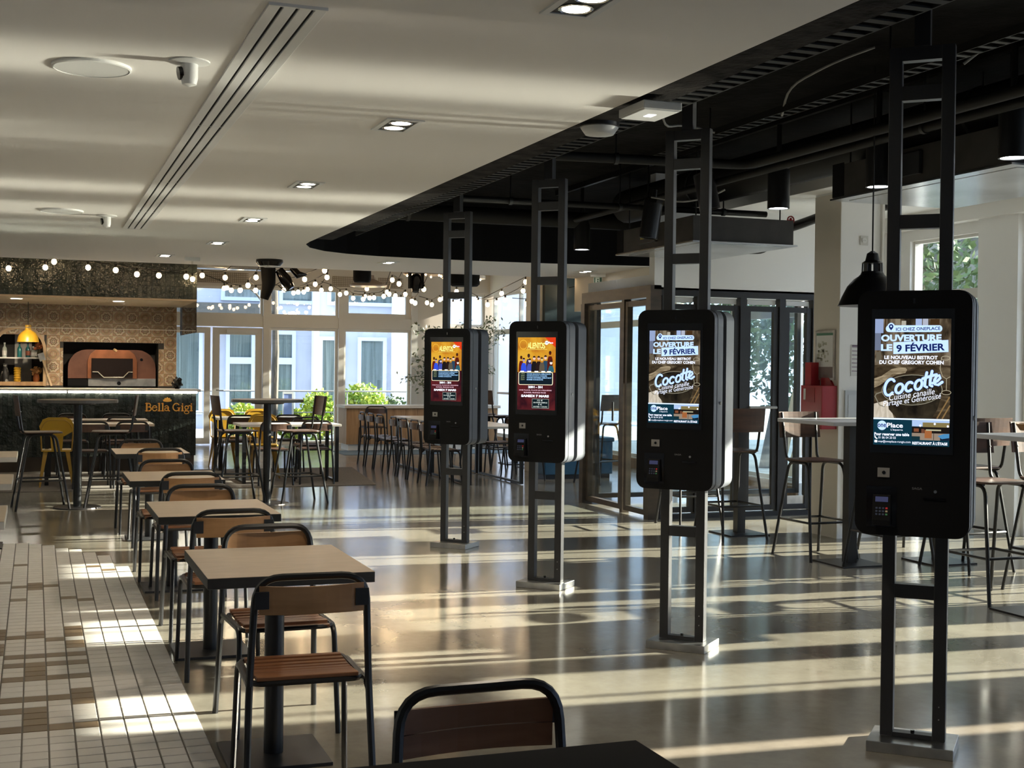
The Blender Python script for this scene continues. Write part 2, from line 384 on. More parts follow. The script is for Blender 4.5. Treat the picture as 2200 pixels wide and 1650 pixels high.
def window(n, a, b, z0, z1, rails, X=FX, fr=.05, m_=ALU, gl=GLASS, axis='x', mull=()):
    """glazed bay in a wall: frame bars as one part, every pane a part"""
    def bx(mb, u0, u1, w0, w1, c0, c1):
        mb.box(X+u0, X+u1, w0, w1, c0, c1) if axis == 'x' else mb.box(w0, w1, X+u0, X+u1, c0, c1)
    f = MB(); zs = [z0] + list(rails) + [z1]; ys = [a] + list(mull) + [b]
    for q in (a + fr/2, b - fr/2): bx(f, .04, .11, q-fr/2, q+fr/2, z0, z1)
    for q in mull: bx(f, .04, .11, q-fr/2, q+fr/2, z0, z1)
    for q in (z0 + fr/2, z1 - fr/2): bx(f, .042, .108, a+fr, b-fr, q-fr/2, q+fr/2)
    for q in rails: bx(f, .042, .108, a+fr, b-fr, q-.05, q+.05)
    o = struct(f.build('window_%d' % n, m_))
    for i in range(len(zs)-1):
        for j in range(len(ys)-1):
            g = MB(); bx(g, .070, .076, ys[j]+.02, ys[j+1]-.02, zs[i]+.02, zs[i+1]-.02); g.build('pane', gl, o)
    return o
for i, (a, b) in enumerate(OPEN):
    if b - a > .2: window(10+i, a, b, 0.0, 2.86, [2.28] if b - a > .5 else [], mull={4.86:[5.02],6.60:[6.98],8.9:[9.45]}.get(a, ()), fr=.03)
window(20, 13.5, 24.6, .16, 2.95, [2.2], mull=[15.1, 16.7, 18.3, 19.9, 21.5, 23.1])
MB().box(FX-.03, FX+.01, 13.4, 24.9, 0, .15).build('baseboard_right', OAK)['kind'] = 'structure'

# pilaster in front of the facade
struct(MB().box(6.76, 7.22, 9.95, 10.36, 0, 3.12).build('pillar', WHITE))
struct(MB().box(6.755, 6.76, 9.952, 10.36, 0, 3.1).build('pillar_lit_side', CREAM))  # cream sheet paints the lit side of the white pillar
struct(MB().box(8.47, 8.55, 9.66, 10.2, 0, 3.0).build('trim_4', WHITE))

# entrance lobby: bronze sliding doors on one side, black glazing on the front
struct(MB().box(5.78, FX, 11.70, 11.82, 2.30, SLAB).build('wall_lobby', WHITE))
struct(MB().box(5.80, FX, 11.82, 13.4, 2.33, 2.45).build('ceiling_lobby', WHITE))
struct(MB().box(7.15, 7.25, 14.6, 17.0, 2.30, 2.80).build('wall_corner', CREAM))
def leaf(name, x0, x1, y0, y1, z0, z1, fr, m_, n, gl=GLASS):
    o = struct(MB().box(x0-.0, x1, y0, y0+.001, z0, z0+.001).build(name, m_)) if False else None
    f = MB()
    if x1 - x0 < y1 - y0:
        for q in (y0, y1-fr): f.box(x0, x1, q, q+fr, z0, z1)
        for q in (z0, z1-fr): f.box(x0+.002, x1-.002, y0+fr, y1-fr, q, q+fr)
        p = MB().box((x0+x1)/2-.004, (x0+x1)/2+.004, y0+fr-.01, y1-fr+.01, z0+fr-.01, z1-fr+.01)
    else:
        for q in (x0, x1-fr): f.box(q, q+fr, y0, y1, z0, z1)
        for q in (z0, z1-fr): f.box(x0+fr, x1-fr, y0+.002, y1-.002, q, q+fr)
        p = MB().box(x0+fr-.01, x1-fr+.01, (y0+y1)/2-.004, (y0+y1)/2+.004, z0+fr-.01, z1-fr+.01)
    o = struct(f.build('door_%d' % n, m_)); p.build('pane', gl, o); return o
struct(MB().box(5.74, 5.86, 11.70, 13.44, 2.22, 2.34).box(5.74, 5.86, 13.36, 13.46, 0, 2.22).box(5.74, 5.86, 11.70, 11.80, 0, 2.22).box(5.76, 5.84, 12.36, 12.42, 0, 2.22).build('trim_5', BRONZE))
d2 = leaf('door', 5.77, 5.83, 12.43, 13.34, .03, 2.20, .055, BRONZE, 2)
d3 = leaf('door', 5.77, 5.83, 11.82, 12.35, .03, 2.20, .055, BRONZE, 3)
MB().tube([(5.73,12.55,.95),(5.73,12.55,1.15)], .012).build('door_handle', FRAMEK, d2)
MB().box(5.76, 5.765, 11.95, 12.35, 1.17, 1.19).build('door_band', LED, d3) if False else None
struct(MB().box(5.86, FX, 11.70, 11.78, 2.24, 2.32).box(5.86, FX, 11.70, 11.78, 0, .05).build('trim_6', FRAMEK))
fr_ = MB()
for x in (5.87, 6.26, 6.76, 7.22, 7.62): fr_.box(x, x+.07, 11.70, 11.78, .05, 2.24)
struct(fr_.build('trim_7', FRAMEK))
for i, (a, b) in enumerate(((5.94,6.26),(6.33,6.76),(6.83,7.22),(7.29,7.62),(7.69,8.5))):
    o = leaf('door', a+.005, b-.005, 11.72, 11.765, .06, 2.16, .055, FRAMEK, 4+i)
    MB().box(a+.03, b-.03, 11.74, 11.76, 2.175, 2.225).build('closer_rail', WHITEPL, o)
    MB().box(a+.05, b-.05, 11.735, 11.745, .07, .20).build('kick_plate', STEEL, o) if i in (2, 3) else None
MB().tube([(6.88,11.70,1.12),(7.2,11.70,1.12)], .014).build('push_bar', GREYC, bpy.data.objects['door_6'])
window(21, 5.9, FX, 0.05, 2.33, [], X=13.34, axis='y', m_=FRAMEK, mull=[6.8, 7.7])
leaf('door', FX+.02, FX+.08, 11.8, 13.35, .03, 2.38, .07, FRAMEK, 9)

# far wall: white aluminium doors and windows, beige wall above
FY = 24.7
fwal = MB()
fwal.box(-4.2, 2.2, FY, FY+.2, 0, 3.5).box(2.2, 8.75, FY, FY+.2, 2.96, 3.5).box(7.0, 8.75, FY, FY+.2, 0, 2.3).box(7.0, 7.62, FY, FY+.2, 2.3, 2.96).box(8.45, 8.75, FY, FY+.2, 2.3, 2.96)
struct(fwal.build('wall_far', CREAM))
window(1, 7.62, 8.45, 2.3, 2.96, [], X=FY, axis='y')
tr = MB().box(2.2, 7.02, FY-.03, FY+.10, 2.21, 2.42).box(4.03, 4.15, FY-.05, FY+.12, 0, 2.96).box(5.47, 5.58, FY-.05, FY+.12, 0, 2.96).box(6.92, 7.04, FY-.05, FY+.12, 0, 2.96).box(2.2, 2.3, FY-.05, FY+.12, 0, 2.96)
struct(tr.build('trim_8', ALU))
for i, (a, b) in enumerate(((2.3,4.03),(4.15,5.47),(5.58,6.92))):
    window(2+i, a, b, 2.42, 2.96, [], X=FY, axis='y', fr=.045 if i < 2 else .10)
for i, (a, b) in enumerate(((4.15,5.47),(5.58,6.92))):
    window(5+i, a, b, 0, 2.21, [], X=FY, axis='y', fr=.05)
for i, (a, b) in enumerate(((2.32,3.06),(3.10,4.02))):
    o = leaf('door', a, b, FY+.0, FY+.06, .02, 2.19, .13 if i else .11, ALU, 20+i)
    MB().tube([(a+.06,FY-.05,1.02),(a+.20,FY-.05,1.02)], .012).build('door_handle', CHROME, o)
    MB().box(a+.25, b-.1, FY-.05, FY, 2.09, 2.15).build('door_closer', WHITEPL, o)
for n, (a, b) in enumerate(((2.4,3.75),(5.35,6.2),(6.25,6.75))):
    g = MB()
    for i in range(int((b-a)/.035)): g.box(a+i*.035, a+i*.035+.012, FY-.012, FY-.002, 3.02, 3.22)
    for i in range(6): g.box(a, b, FY-.014, FY-.004, 3.02+i*.036, 3.032+i*.036)
    tag(g.build('wall_grille', mat('grille_bar', (.30,.25,.19), .6)), ['square mesh grille on the beige wall above the white doors', 'wide square mesh grille above the window beside the round black speaker', 'small square mesh grille above the last window bay'][n], 'grille', None)

# ------------------------------------------------------------------ outdoors
struct(MB().box(-12, 30, 24.95, 60, -.25, -.05).box(FX+.4, 30, -10, 24.95, -.25, -.05).build('ground', PAVE))
fac = thing('office_building', 'pale blue rendered building behind the garden with grey curtained windows', 'building', (0, 32, 0))
MB().box(-4, 16, 0, 4, -.2, 7).build('wall', FACADE, fac)
WINS = [(3.0,3.78,.3,2.34),(4.33,5.03,.0,2.34),(5.50,6.02,.0,2.34),(6.60,7.27,.0,2.22),(7.58,8.32,.0,2.22),(8.85,9.6,.0,2.3),(4.2,5.2,3.05,3.45),(5.6,6.5,3.0,3.5),(6.8,8.6,3.0,3.5)]
MB().box(2.9, 5.42, -.9, 0, 2.70, 2.95).build('canopy', mat('dark_canopy', (.05,.055,.06), .6), fac)
for i, (a, b, c, d) in enumerate(WINS):
    f = MB()
    for q in (a, b-.09): f.box(q, q+.09, -.06, .02, c, d)
    for q in (c, d-.09): f.box(a+.09, b-.09, -.06, .02, q, q+.09)
    if i in (1, 2): f.box(a+.09, b-.09, -.07, .02, 1.52, 1.68)
    wf = f.build('window', mat('pale_blue_frame', (.52,.60,.80), .5) if i == 0 else bpy.data.materials['pale_blue_frame'], fac)
    MB().box(a+.09, b-.09, -.012, -.006, c+.09, d-.09).build('pane', GLASS, wf)
    cu = MB(); n = int((b-a)*14)
    pts = [(a+.09+(b-a-.18)*k/(n*2), -.004+.0*k + (.0 if k % 2 else .003)) for k in range(n*2+1)]
    cu.box(a+.09, b-.09, -.0045, -.001, c+.09, d-.09)
    cu.build('curtain', CURTAIN, wf)
wr = mat('white_render', (.78,.78,.78), .7)
for x in (2.75, 6.42, 8.45): MB().box(x, x+.13, -.3, 0, 0, 4.2).build('pilaster', wr, fac)
struct(MB().box(FX+.25, 14.5, 4.5, 5.75, -.2, -.03).box(FX+.25, 14.5, 8.7, 11.5, -.2, -.03).build('ground_bounce_slabs', BOUNCE))  # unseen glossy slabs, added to bounce sun bands onto the ceiling
nw = thing('sun_block_building', 'unseen pale building block added outside the picture to shade the facade', 'building', (16.0, -2.0, 0))  # unseen block added to keep direct sun off the near bays
MB().box(0, 4, -7, 5.2, -.2, 7.0).build('wall', FACADE, nw); MB().box(-.1, 4.1, -7.1, 5.25, 7.0, 7.2).build('roof', WHITE, nw)
gw = thing('sun_block_wall', 'yard wall added beyond the side glazing to block the low sun', 'wall', (17.0, 20.0, 0))  # wall added and sized to stop low sun reaching the far floor
MB().box(0, .3, -7.6, 5.4, -.2, 4.75).build('wall', YARDW, gw)
MB().box(-.05, .35, -7.6, 5.4, 4.75, 4.85).build('coping', WHITE, gw)

def leaves_mb(c, rad, n, size, seed, flat=1.0):
    r = random.Random(seed); mb = MB()
    for _ in range(n):
        while True:
            p = Vector((r.uniform(-1,1), r.uniform(-1,1), r.uniform(-1,1)))
            if .35 < p.length < 1: break
        p = Vector((c[0]+p.x*rad[0], c[1]+p.y*rad[1], c[2]+p.z*rad[2])); a = Vector((r.gauss(0,1), r.gauss(0,1), r.gauss(0,1)+.4)).normalized()
        b = a.cross(Vector((r.gauss(0,1), r.gauss(0,1), r.gauss(0,1)))).normalized(); s_ = size*r.uniform(.7,1.3); ww = b*s_*.22*flat
        mb.add([p, p+a*s_*.5+ww, p+a*s_, p+a*s_*.5-ww], [(0,1,2,3)])
    return mb
def shrub(loc, rad, n, label, seed, m_=LEAF, size=.10):
    t = thing('shrub', label, 'bush', loc)
    leaves_mb((0,0,rad[2]*.95), rad, n, size, seed, 1.4).build('foliage', m_, t, kind='stuff')
    st = MB(); r = random.Random(seed)
    for i in range(7):
        a = r.uniform(0, 6.28); st.tube([(0,0,-.05),(rad[0]*.35*math.cos(a), rad[1]*.35*math.sin(a), rad[2]*1.0)], [.015,.006], 5)
    st.build('stem', BARK, t); return t
shrub((6.55,27.1,-.05), (.56,.5,.60), 2400, 'tall yellow-green bush behind the window beside the wooden counter', 3)
shrub((5.58,27.0,-.05), (.40,.45,.52), 1700, 'rounded yellow-green bush just left of the tallest bush', 13)
shrub((4.90,26.4,-.05), (.30,.3,.34), 1200, 'low clipped green bush behind the tall round table', 5)
shrub((4.0,26.7,-.05), (.42,.35,.38), 1100, 'small green bush outside the white glazed door', 8)
shrub((7.5,28.2,-.05), (.5,.45,.45), 900, 'dark green bush behind the yellow-green bush', 9, LEAFD)
def tree(loc, h, crown, rad, n, label, seed, m_=LEAFD, size=.16, r0=.12, lean=(0,0), bare=0):
    t = thing('tree', label, 'tree', loc); r = random.Random(seed); tr = MB()
    top = Vector((lean[0], lean[1], h)); tr.tube([(0,0,-.1), top*.35+Vector((.04,0,0)), top*.7, top], [r0, r0*.85, r0*.7, r0*.35], 9)
    for i in range(7):
        a = r.uniform(0,6.28); z0 = r.uniform(.45,.9); b = top*z0
        e = b + Vector((math.cos(a)*rad[0]*.7, math.sin(a)*rad[1]*.7, rad[2]*r.uniform(.1,.7)))
        tr.tube([b, (b+e)/2+Vector((0,0,.1)), e], [r0*.35, r0*.22, r0*.08], 6)
    tr.build('trunk', BARK, t)
    leaves_mb((top.x, top.y, crown), rad, n, size, seed).build('foliage', m_, t, kind='stuff'); return t
tree((4.46,26.0,-.05), 5.2, 5.6, (1.3,1.2,1.2), 700, 'dark tree trunk outside beside the white glazed doors', 21, r0=.085)
tree((10.9,18.1,-.05), 3.6, 2.5, (1.3,1.5,1.7), 3200, 'leafy tree seen through the bronze lobby doors', 22, LEAFD, .15, .09, (.5,-.3))
tree((11.0,14.5,-.05), 3.4, 2.5, (.95,.95,1.6), 2600, 'leafy tree seen through the black lobby glazing', 23, LEAFD, .15, .08)
tree((13.2,23.0,-.05), 4.6, 3.2, (1.6,1.6,1.8), 2600, 'broad leafy tree farther off in the side yard', 24, LEAFD, .17, .12)
yc = thing('yard_canopy', 'tilted glass and timber canopy outside the high facade window', 'canopy', (14.9, 18.9, 2.9))
for k, (p, q, r_, m_) in enumerate((((-1.6,-.6,0),(1.5,.2,1.2),1.6,GLASSD),((-.4,.3,-.1),(1.2,1.0,1.0),.8,LUMBER),((-1.9,.2,.5),(.2,.9,1.3),.9,GALV))): MB().obox(p, q, r_, .03, (0,.5,1)).build('panel', m_, yc)
for x in (-1.5, 1.3): MB().box(x-.05, x+.05, -.05, .05, -2.95, .3).build('post', LUMBER, yc)
rl = thing('garden_railing', 'thin pale metal railing outside behind the bushes', 'railing', (0, 26.2, 0))
r_ = MB(); r_.tube([(2.0,0,.98),(8.8,0,.98)], .02, 6); r_.tube([(2.0,0,.55),(8.8,0,.55)], .012, 6)
r_.build('rail', GREYC, rl)
pm = MB().tube([(0,0,-.05),(0,0,.98)], .016, 6).mesh('post', GREYC)
for i in range(6): link('post', pm, rl, (2.1+1.3*i, 0, 0))
sb = thing('sign_board', 'small white framed board on the paving outside behind the tall round table', 'sign', (4.72, 25.8, -.05))
MB().box(-.09,.07,-.02,.02,.35,.98).build('board', mat('board_blue', (.25,.33,.62), .5), sb); MB().box(-.11,-.09,-.025,.025,0,1.02).box(.07,.11,-.025,.025,0,1.02).box(-.09,.07,-.025,.025,.98,1.02).build('frame', WHITEPL, sb)
# boards and timbers leaning outside the lobby; orange one imitates a sunlit reflection
for i, (x, y, hh, lab, m_, wd) in enumerate(((9.5,13.9,1.95,'brown weathered board leaning outside the black lobby doors',PLY,.62),(9.35,14.9,1.75,'pale timber plank leaning in the yard seen through the lobby glazing',LUMBER,.14),(9.4,15.25,1.6,'second pale timber plank beside the first one in the yard',LUMBER,.12),(9.5,17.9,2.1,'long pale beam leaning in the yard seen through the bronze doors',LUMBER,.16),(9.2,13.35,1.15,'orange board imitating a sunlit reflection low outside the lobby',mat('orange_reflection',(.50,.19,.09),.6),.4))):
    o = MB().obox((0,0,0),(.45,.12*(-1)**i,hh), wd, .03, (0,1,0)).build('timber_board', m_, None, 0, (x,y,-.04)); tag(o, lab, 'board')

# ================================================================== KIOSKS
def ribbon(mb, pts, wd, y, n=6):
    """flat brush stroke in the xz plane with round ends"""
    pts = [Vector((p[0], 0, p[1])) for p in pts]; L_, R_ = [], []
    for i, p in enumerate(pts):
        t = (pts[min(i+1, len(pts)-1)] - pts[max(i-1, 0)]).normalized(); nn = Vector((-t.z, 0, t.x))*wd/2
        L_.append(p+nn); R_.append(p-nn)
    k = len(mb.v); mb.v += [(q.x, y, q.z) for q in L_] + [(q.x, y, q.z) for q in R_]; m_ = len(pts)
    for i in range(m_-1): mb.f.append((k+i, k+i+1, k+m_+i+1, k+m_+i)); mb.sm.append(False)
    for p in (pts[0], pts[-1]):
        mb.add([(p.x+wd/2*math.cos(2*PI*j/10), y, p.z+wd/2*math.sin(2*PI*j/10)) for j in range(10)], [tuple(range(10))])
def arc(cx, cyy, rx, ry, a0, a1, n=12):
    return [(cx+rx*math.cos(math.radians(a0+(a1-a0)*i/n)), cyy+ry*math.sin(math.radians(a0+(a1-a0)*i/n))) for i in range(n+1)]
_e = {}
def E(col, s=1.0):
    """screen colour given as display RGB 0..255"""
    k = (col, s)
    if k not in _e:
        lin = [((c/255+.055)/1.055)**2.4 if c > 10 else c/3300 for c in col]; _e[k] = emitter('screen_colour', lin, s)
    return _e[k]
def screen_photo(name, stops, scale, s=1.0, stretch=(1,1,1)):
    M = bpy.data.materials.new(name); M.use_nodes = True; M.node_tree.nodes.clear()
    e = N(M, 'ShaderNodeEmission'); o = N(M, 'ShaderNodeOutputMaterial'); tc = N(M, 'ShaderNodeTexCoord'); mp = N(M, 'ShaderNodeMapping'); mp.inputs['Scale'].default_value = stretch
    nz = N(M, 'ShaderNodeTexNoise', Scale=scale, Detail=5, Distortion=.8); r = ramp(M, stops); e.inputs[1].default_value = s
    L(M, tc.outputs['Object'], mp.inputs[0]); L(M, mp.outputs[0], nz.inputs['Vector']); L(M, nz.outputs['Fac'], r.inputs[0]); L(M, r.outputs[0], e.inputs[0]); L(M, e.outputs[0], o.inputs[0]); return M
PH_TOP = screen_photo('photo_dining_room', [(.35,(.012,.009,.006)),(.52,(.06,.043,.026)),(.75,(.22,.18,.13))], 16, 1, (1.6,1,.5))
PH_TABLE = screen_photo('photo_wood_table', [(.35,(.014,.009,.005)),(.55,(.045,.032,.018)),(.78,(.15,.115,.07))], 20, 1, (.6,1,1.6))
PH_POT = screen_photo('photo_cast_iron', [(.35,(.006,.005,.004)),(.75,(.032,.025,.015))], 18)
PH_STEW = screen_photo('photo_stew', [(.4,(.012,.010,.006)),(.6,(.05,.042,.025)),(.8,(.13,.115,.075))], 60)
PH_BREAD = screen_photo('photo_bread', [(.35,(.09,.065,.035)),(.65,(.28,.225,.145))], 40, 1, (.5,1,1.8))
PH_ORANGE = screen_photo('poster_orange', [(.3,(.36,.12,.012)),(.55,(.50,.24,.018)),(.8,(.56,.34,.04))], 9)
PH_WINE = screen_photo('poster_wine_red', [(.3,(.022,.005,.008)),(.7,(.085,.012,.014))], 10)

class Screen:
    """draws in poster units (left, right, top, bottom from 0 to 1) on the lit panel"""
    def __init__(s, parent, x0, x1, z0, z1, y): s.p, s.x0, s.x1, s.z0, s.z1, s.y = parent, x0, x1, z0, z1, y; s.k = 0
    def X(s, u): return s.x0 + u*(s.x1-s.x0)
    def Z(s, v): return s.z1 - v*(s.z1-s.z0)
    def lay(s): s.k += 1; return s.y - .00025*s.k
    def poly(s, pts, m_, name='picture'):
        y = s.lay(); mb = MB(); mb.add([(s.X(a), y, s.Z(b)) for a, b in pts], [tuple(range(len(pts)))]); return link(name, mb.mesh(name, m_), s.p)
    def rect(s, a, b, c, d, m_, name='picture'): return s.poly([(a,d),(b,d),(b,c),(a,c)], m_, name)
    def text(s, t, a, b, c, d, m_, rot=0, bold=.02, shear=0): return lettering(t, s.X(a), s.X(b), s.Z(d), s.Z(c), s.lay(), m_, s.p, math.radians(rot), bold, shear)
    def strokes(s, ls, wd, m_, name='lettering'):
        mb = MB(); y = s.lay()
        for l in ls: ribbon(mb, [(s.X(a), s.Z(b)) for a, b in l], wd, y)
        return link(name, mb.mesh(name, m_), s.p)
def U(px): return (px-22)/916
def V(py): return (py-36)/1540

def poster_bistro(sc, blue=0):
    pale, navy, white = E((176,204,252)), E((18,30,78)), E((226,232,250))
    sc.rect(0, 1, 0, U(0)+.40, PH_TOP)
    for a, b, c, d, col in ((22,125,36,210,(126,140,172)),(22,95,210,420,(92,100,120)),(140,160,36,330,(60,46,30)),(270,330,36,170,(112,104,88)),(345,400,60,160,(150,146,134)),(515,590,36,150,(140,156,190)),(600,665,36,140,(150,154,168)),(690,800,40,210,(58,40,22)),(40,100,440,560,(84,78,66))):
        sc.rect(U(a), U(b), V(c), V(d), E(col))
    sc.rect(0, 1, V(600), V(1246), PH_TABLE)
    sc.poly([(0,V(1075)),(U(190),V(1030)),(U(270),V(1245)),(0,V(1245))], screen_photo('photo_pale_plank', [(.3,(.30,.26,.20)),(.7,(.56,.51,.43))], 30, 1, (2,1,.4)) if 'photo_pale_plank' not in bpy.data.materials else bpy.data.materials['photo_pale_plank'])
    br = [(U(22),V(765))] + [(U(x),V(y)) for x, y in ((110,735),(230,650),(330,622),(400,628),(422,655),(400,695),(300,715),(190,775),(90,850),(22,880))]
    sc.poly(br, PH_BREAD)
    sc.poly([(U(180),V(960)),(U(840),V(950)),(U(790),V(1130)),(U(720),V(1245)),(U(300),V(1245)),(U(205),V(1140))], PH_POT)
    sc.poly([(U(x),V(y)) for x, y in ellipse(482,900,368,188,28,-.03)], E((120,116,100)))
    sc.poly([(U(x),V(y)) for x, y in ellipse(482,900,358,179,28,-.03)], PH_POT)
    sc.poly([(U(x),V(y)) for x, y in ellipse(480,935,315,138,28,-.03)], PH_STEW)
    sc.strokes([[(U(x),V(y)) for x, y in ((130,925),(50,955),(34,985),(90,1090),(150,1110))]], .004, E((112,108,94)), 'picture')
    gl_ = E((150,142,120))
    sc.strokes([[(U(x),V(y)) for x, y in arc(880,510,52,24,0,360,16)], [(U(830),V(510)),(U(815),V(640)),(U(845),V(730)),(U(890),V(760)),(U(936),V(735))], [(U(893),V(760)),(U(893),V(900))], [(U(x),V(y)) for x, y in arc(893,925,55,26,0,360,14)]], .0022, gl_, 'picture')
    sc.strokes([[(U(930),V(985)),(U(790),V(1235))],[(U(936),V(1085)),(U(850),V(1240))]], .005, E((116,92,58)), 'picture')
    # pill and pin
    sc.poly([(U(x),V(y)) for x, y in rrect(155,835,115,197,40)], pale); sc.poly([(U(x),V(y)) for x, y in ellipse(220,140,48,56,20)], pale)
    sc.poly([(U(x),V(y)) for x, y in arc(220,130,28,30,-210,30,14)+[(220,178)]], navy); sc.poly([(U(x),V(y)) for x, y in ellipse(220,128,11,12,12)], pale)
    sc.text('ICI CHEZ ONEPLACE', U(278), U(812), V(138), V(178), navy, 1.2)
    sc.text('OUVERTURE', U(100), U(828), V(226), V(310), pale, .4, .045); sc.text('LE', U(100), U(238), V(345), V(427), pale, .4, .045)
    sc.poly([(U(250),V(322)),(U(908),V(292)),(U(912),V(436)),(U(252),V(466))], pale); sc.text('9 FÉVRIER', U(288), U(868), V(322), V(432), navy, 2.2, .035)
    sc.text('LE NOUVEAU BISTROT', U(143), U(786), V(484), V(528), white, 0, .035); sc.text('DU CHEF GREGORY COHEN', U(84), U(858), V(542), V(588), white, 0, .035)
    # brush lettering: the dish name on a slope
    def sl(pts): return [(U(x + .10*(850-y)), V(y - 22 - .215*(x-460))) for x, y in pts]
    W = [arc(215,840,62,98,-42,-310,18), arc(335,880,44,56,0,360,18), arc(455,882,44,55,-45,-310,14), arc(565,880,42,57,0,360,18),
         [(650,750),(640,850),(644,915),(670,930)], [(712,745),(702,850),(706,915),(732,930)], [(608,815),(690,805),(770,798)], [(735,895),(790,880),(820,850),(806,815),(772,822),(752,865),(766,915),(805,930),(850,905)]]
    sc.strokes([sl(q) for q in W], .0135, navy); sc.strokes([sl(q) for q in W], .0105, pale)
    sc.text('Cuisine canaille', U(205), U(760), V(918), V(990), white, 9.5, -.004, .35); sc.text('Partage et Générosité', U(130), U(840), V(985), V(1072), white, 9.5, -.004, .35)
    sc.rect(0, 1, V(1246), V(1264), E((205,222,255)))
    teal = E((12,44,58)); sc.rect(0, 1, V(1264), 1, teal)
    sc.rect(U(492), 1, V(1266), V(1340), E((150,172,205))); sc.rect(U(620), 1, V(1290), V(1345), E((112,100,64))); sc.rect(U(492), 1, V(1345), V(1420), E((22,18,16))); sc.rect(U(492), 1, V(1420), V(1504), E((126,112,98)))
    for a, b, c, d, col in ((515,575,1365,1405,(112,66,44)),(605,640,1370,1420,(92,58,42)),(645,730,1380,1480,(138,84,48)),(660,840,1372,1390,(150,146,120)),(750,756,1390,1500,(30,26,24)),(492,590,1460,1504,(18,40,46)),(830,938,1470,1504,(16,28,44))): sc.rect(U(a), U(b), V(c), V(d), E(col))
    sc.poly([(U(x),V(y)) for x, y in ((938,1420),(938,1470),(850,1485),(800,1450),(870,1425))], E((62,118,160)))
    for x, y in ((592,1330),(765,1305),(920,1330)): sc.poly([(U(a),V(b)) for a, b in ellipse(x,y,13,14,12)], white)
    sc.text("RESTAURANT À L'ÉTAGE", U(500), U(918), V(1518), V(1560), white, 0, .035)
    sc.poly([(U(x),V(y)) for x, y in ellipse(130,1338,56,58,24)], pale); sc.text('one', U(76), U(180), V(1318), V(1360), navy, 0, .02); sc.text('Place', U(190), U(384), V(1305), V(1362), white, 0, .02)
    sc.text("L'équerre", U(238), U(382), V(1375), V(1405), white, 0, 0); sc.text('Pour reserver une table', U(38), U(462), V(1425), V(1462), white, 0, .03)
    sc.text('01 86 04 20 03', U(88), U(300), V(1472), V(1500), white, 0, .0); sc.text('cop@oneplace-rungis.com', U(86), U(480), V(1518), V(1552), white, 0, .0)
    sc.strokes([[(U(46),V(1470)),(U(50),V(1488)),(U(70),V(1500))]], .0045, white, 'picture'); sc.poly([(U(x),V(y)) for x, y in rrect(40,76,1518,1548,6)], white, 'picture')

def poster_party(sc):
    cream, white = E((238,226,190)), E((236,240,252))
    sc.rect(0, 1, 0, .48, PH_ORANGE); sc.rect(0, 1, .48, 1, PH_WINE)
    sc.poly([(.72,0),(1,0),(1,.14)], E((190,52,22)))
    sc.strokes([arc(.15,.10,.10,.062,0,360,22)], .002, E((236,190,70)), 'picture')
    for i, q in enumerate(('A','L','E','N','T','O','S')): sc.text(q, .26+i*.066, .335+i*.066, .075-(i%2)*.008, .155, E((218,214,120)), 0, .03)
    sc.strokes([[(.24,.172),(.5,.168),(.78,.165)]], .003, E((214,196,90)), 'picture'); sc.text('B', .30, .30001, .2, .2001, cream) if False else None
    # the group of people on the poster, flat shapes
    ppl = [(.10,.27,.030,(70,20,14),(84,26,18)),(.30,.245,.034,(60,34,30),(50,40,70)),(.17,.30,.034,(150,130,150),(44,70,190)),(.33,.31,.036,(182,172,190),(60,70,150)),(.45,.275,.036,(206,176,160),(24,20,22)),(.57,.275,.036,(198,160,140),(34,22,22)),(.75,.265,.038,(200,170,160),(36,60,80)),(.87,.205,.034,(70,22,14),(76,24,16)),(.90,.335,.036,(214,200,196),(40,84,96)),(.66,.29,.032,(190,170,120),(80,72,60))]
    for x, y, r, skin, coat in ppl:
        sc.poly([(x-r*2.2,.475),(x-r*2.0,y+.10),(x-r*1.2,y+.055),(x+r*1.2,y+.055),(x+r*2.0,y+.10),(x+r*2.2,.475)], E(coat))
        sc.poly(ellipse(x, y+.012, r, r*.72, 14), E(skin)); sc.poly([(a, min(b, y+.004)) for a, b in ellipse(x, y+.006, r*1.06, r*.74, 14)], E((40,26,20)))
    for x in (.14,.33,.52,.70,.85): sc.rect(x-.05, x+.05, .462, .482, E((220,222,226)), 'picture')
    sc.poly(rrect(.045,.955,.478,.655,.03), cream, 'picture'); sc.poly(rrect(.06,.94,.485,.648,.025), E((16,26,34)), 'picture')
    for i, (t, b) in enumerate((('COURS BACHATA DÉBUTANTS',.90),('COURS BACHATA AVANCÉS',.80),('COURS KIZOMBA DÉBUTANT',.92),('SOIRÉE DANSANTE',.70))):
        sc.text(t, .27, b, .493+i*.026, .513+i*.026, E((150,196,240)), 0, .03); sc.text(('19H','20H','21H','22H')[i], .11, .21, .494+i*.026, .512+i*.026, E((120,130,96)))
    sc.text('20H - 3H', .31, .69, .668, .70, white, 0, .05); sc.text("ONE PLACE, PLACE DE L'ÉQUERRE", .07, .93, .717, .737, E((222,180,196))); sc.text('RUNGIS, FRANCE 94150', .20, .78, .752, .772, E((222,180,196)))
    sc.text('SAMEDI 7 MARS', .13, .86, .79, .825, white, 0, .05)
    sc.poly([(.42,.845),(.86,.845),(.86,.975),(.42,.975)], E((150,160,150)), 'picture'); sc.rect(.427, .853, .849, .971, E((14,26,30)), 'picture')
    for i, (t, a, b) in enumerate((('12 €',.56,.70),('ENTRÉE SIMPLE',.46,.82),('9 €',.58,.68),('ENTRÉE + COURS',.46,.82))): sc.text(t, a, b, .857+i*.028, .877+i*.028, E((190,200,196)))
    sc.poly(ellipse(.79,.075,.045,.028,16), white, 'picture'); sc.text('one', .757, .822, .065, .083, E((30,36,80))); sc.text('Place', .838, .96, .06, .087, white, 0, .02)

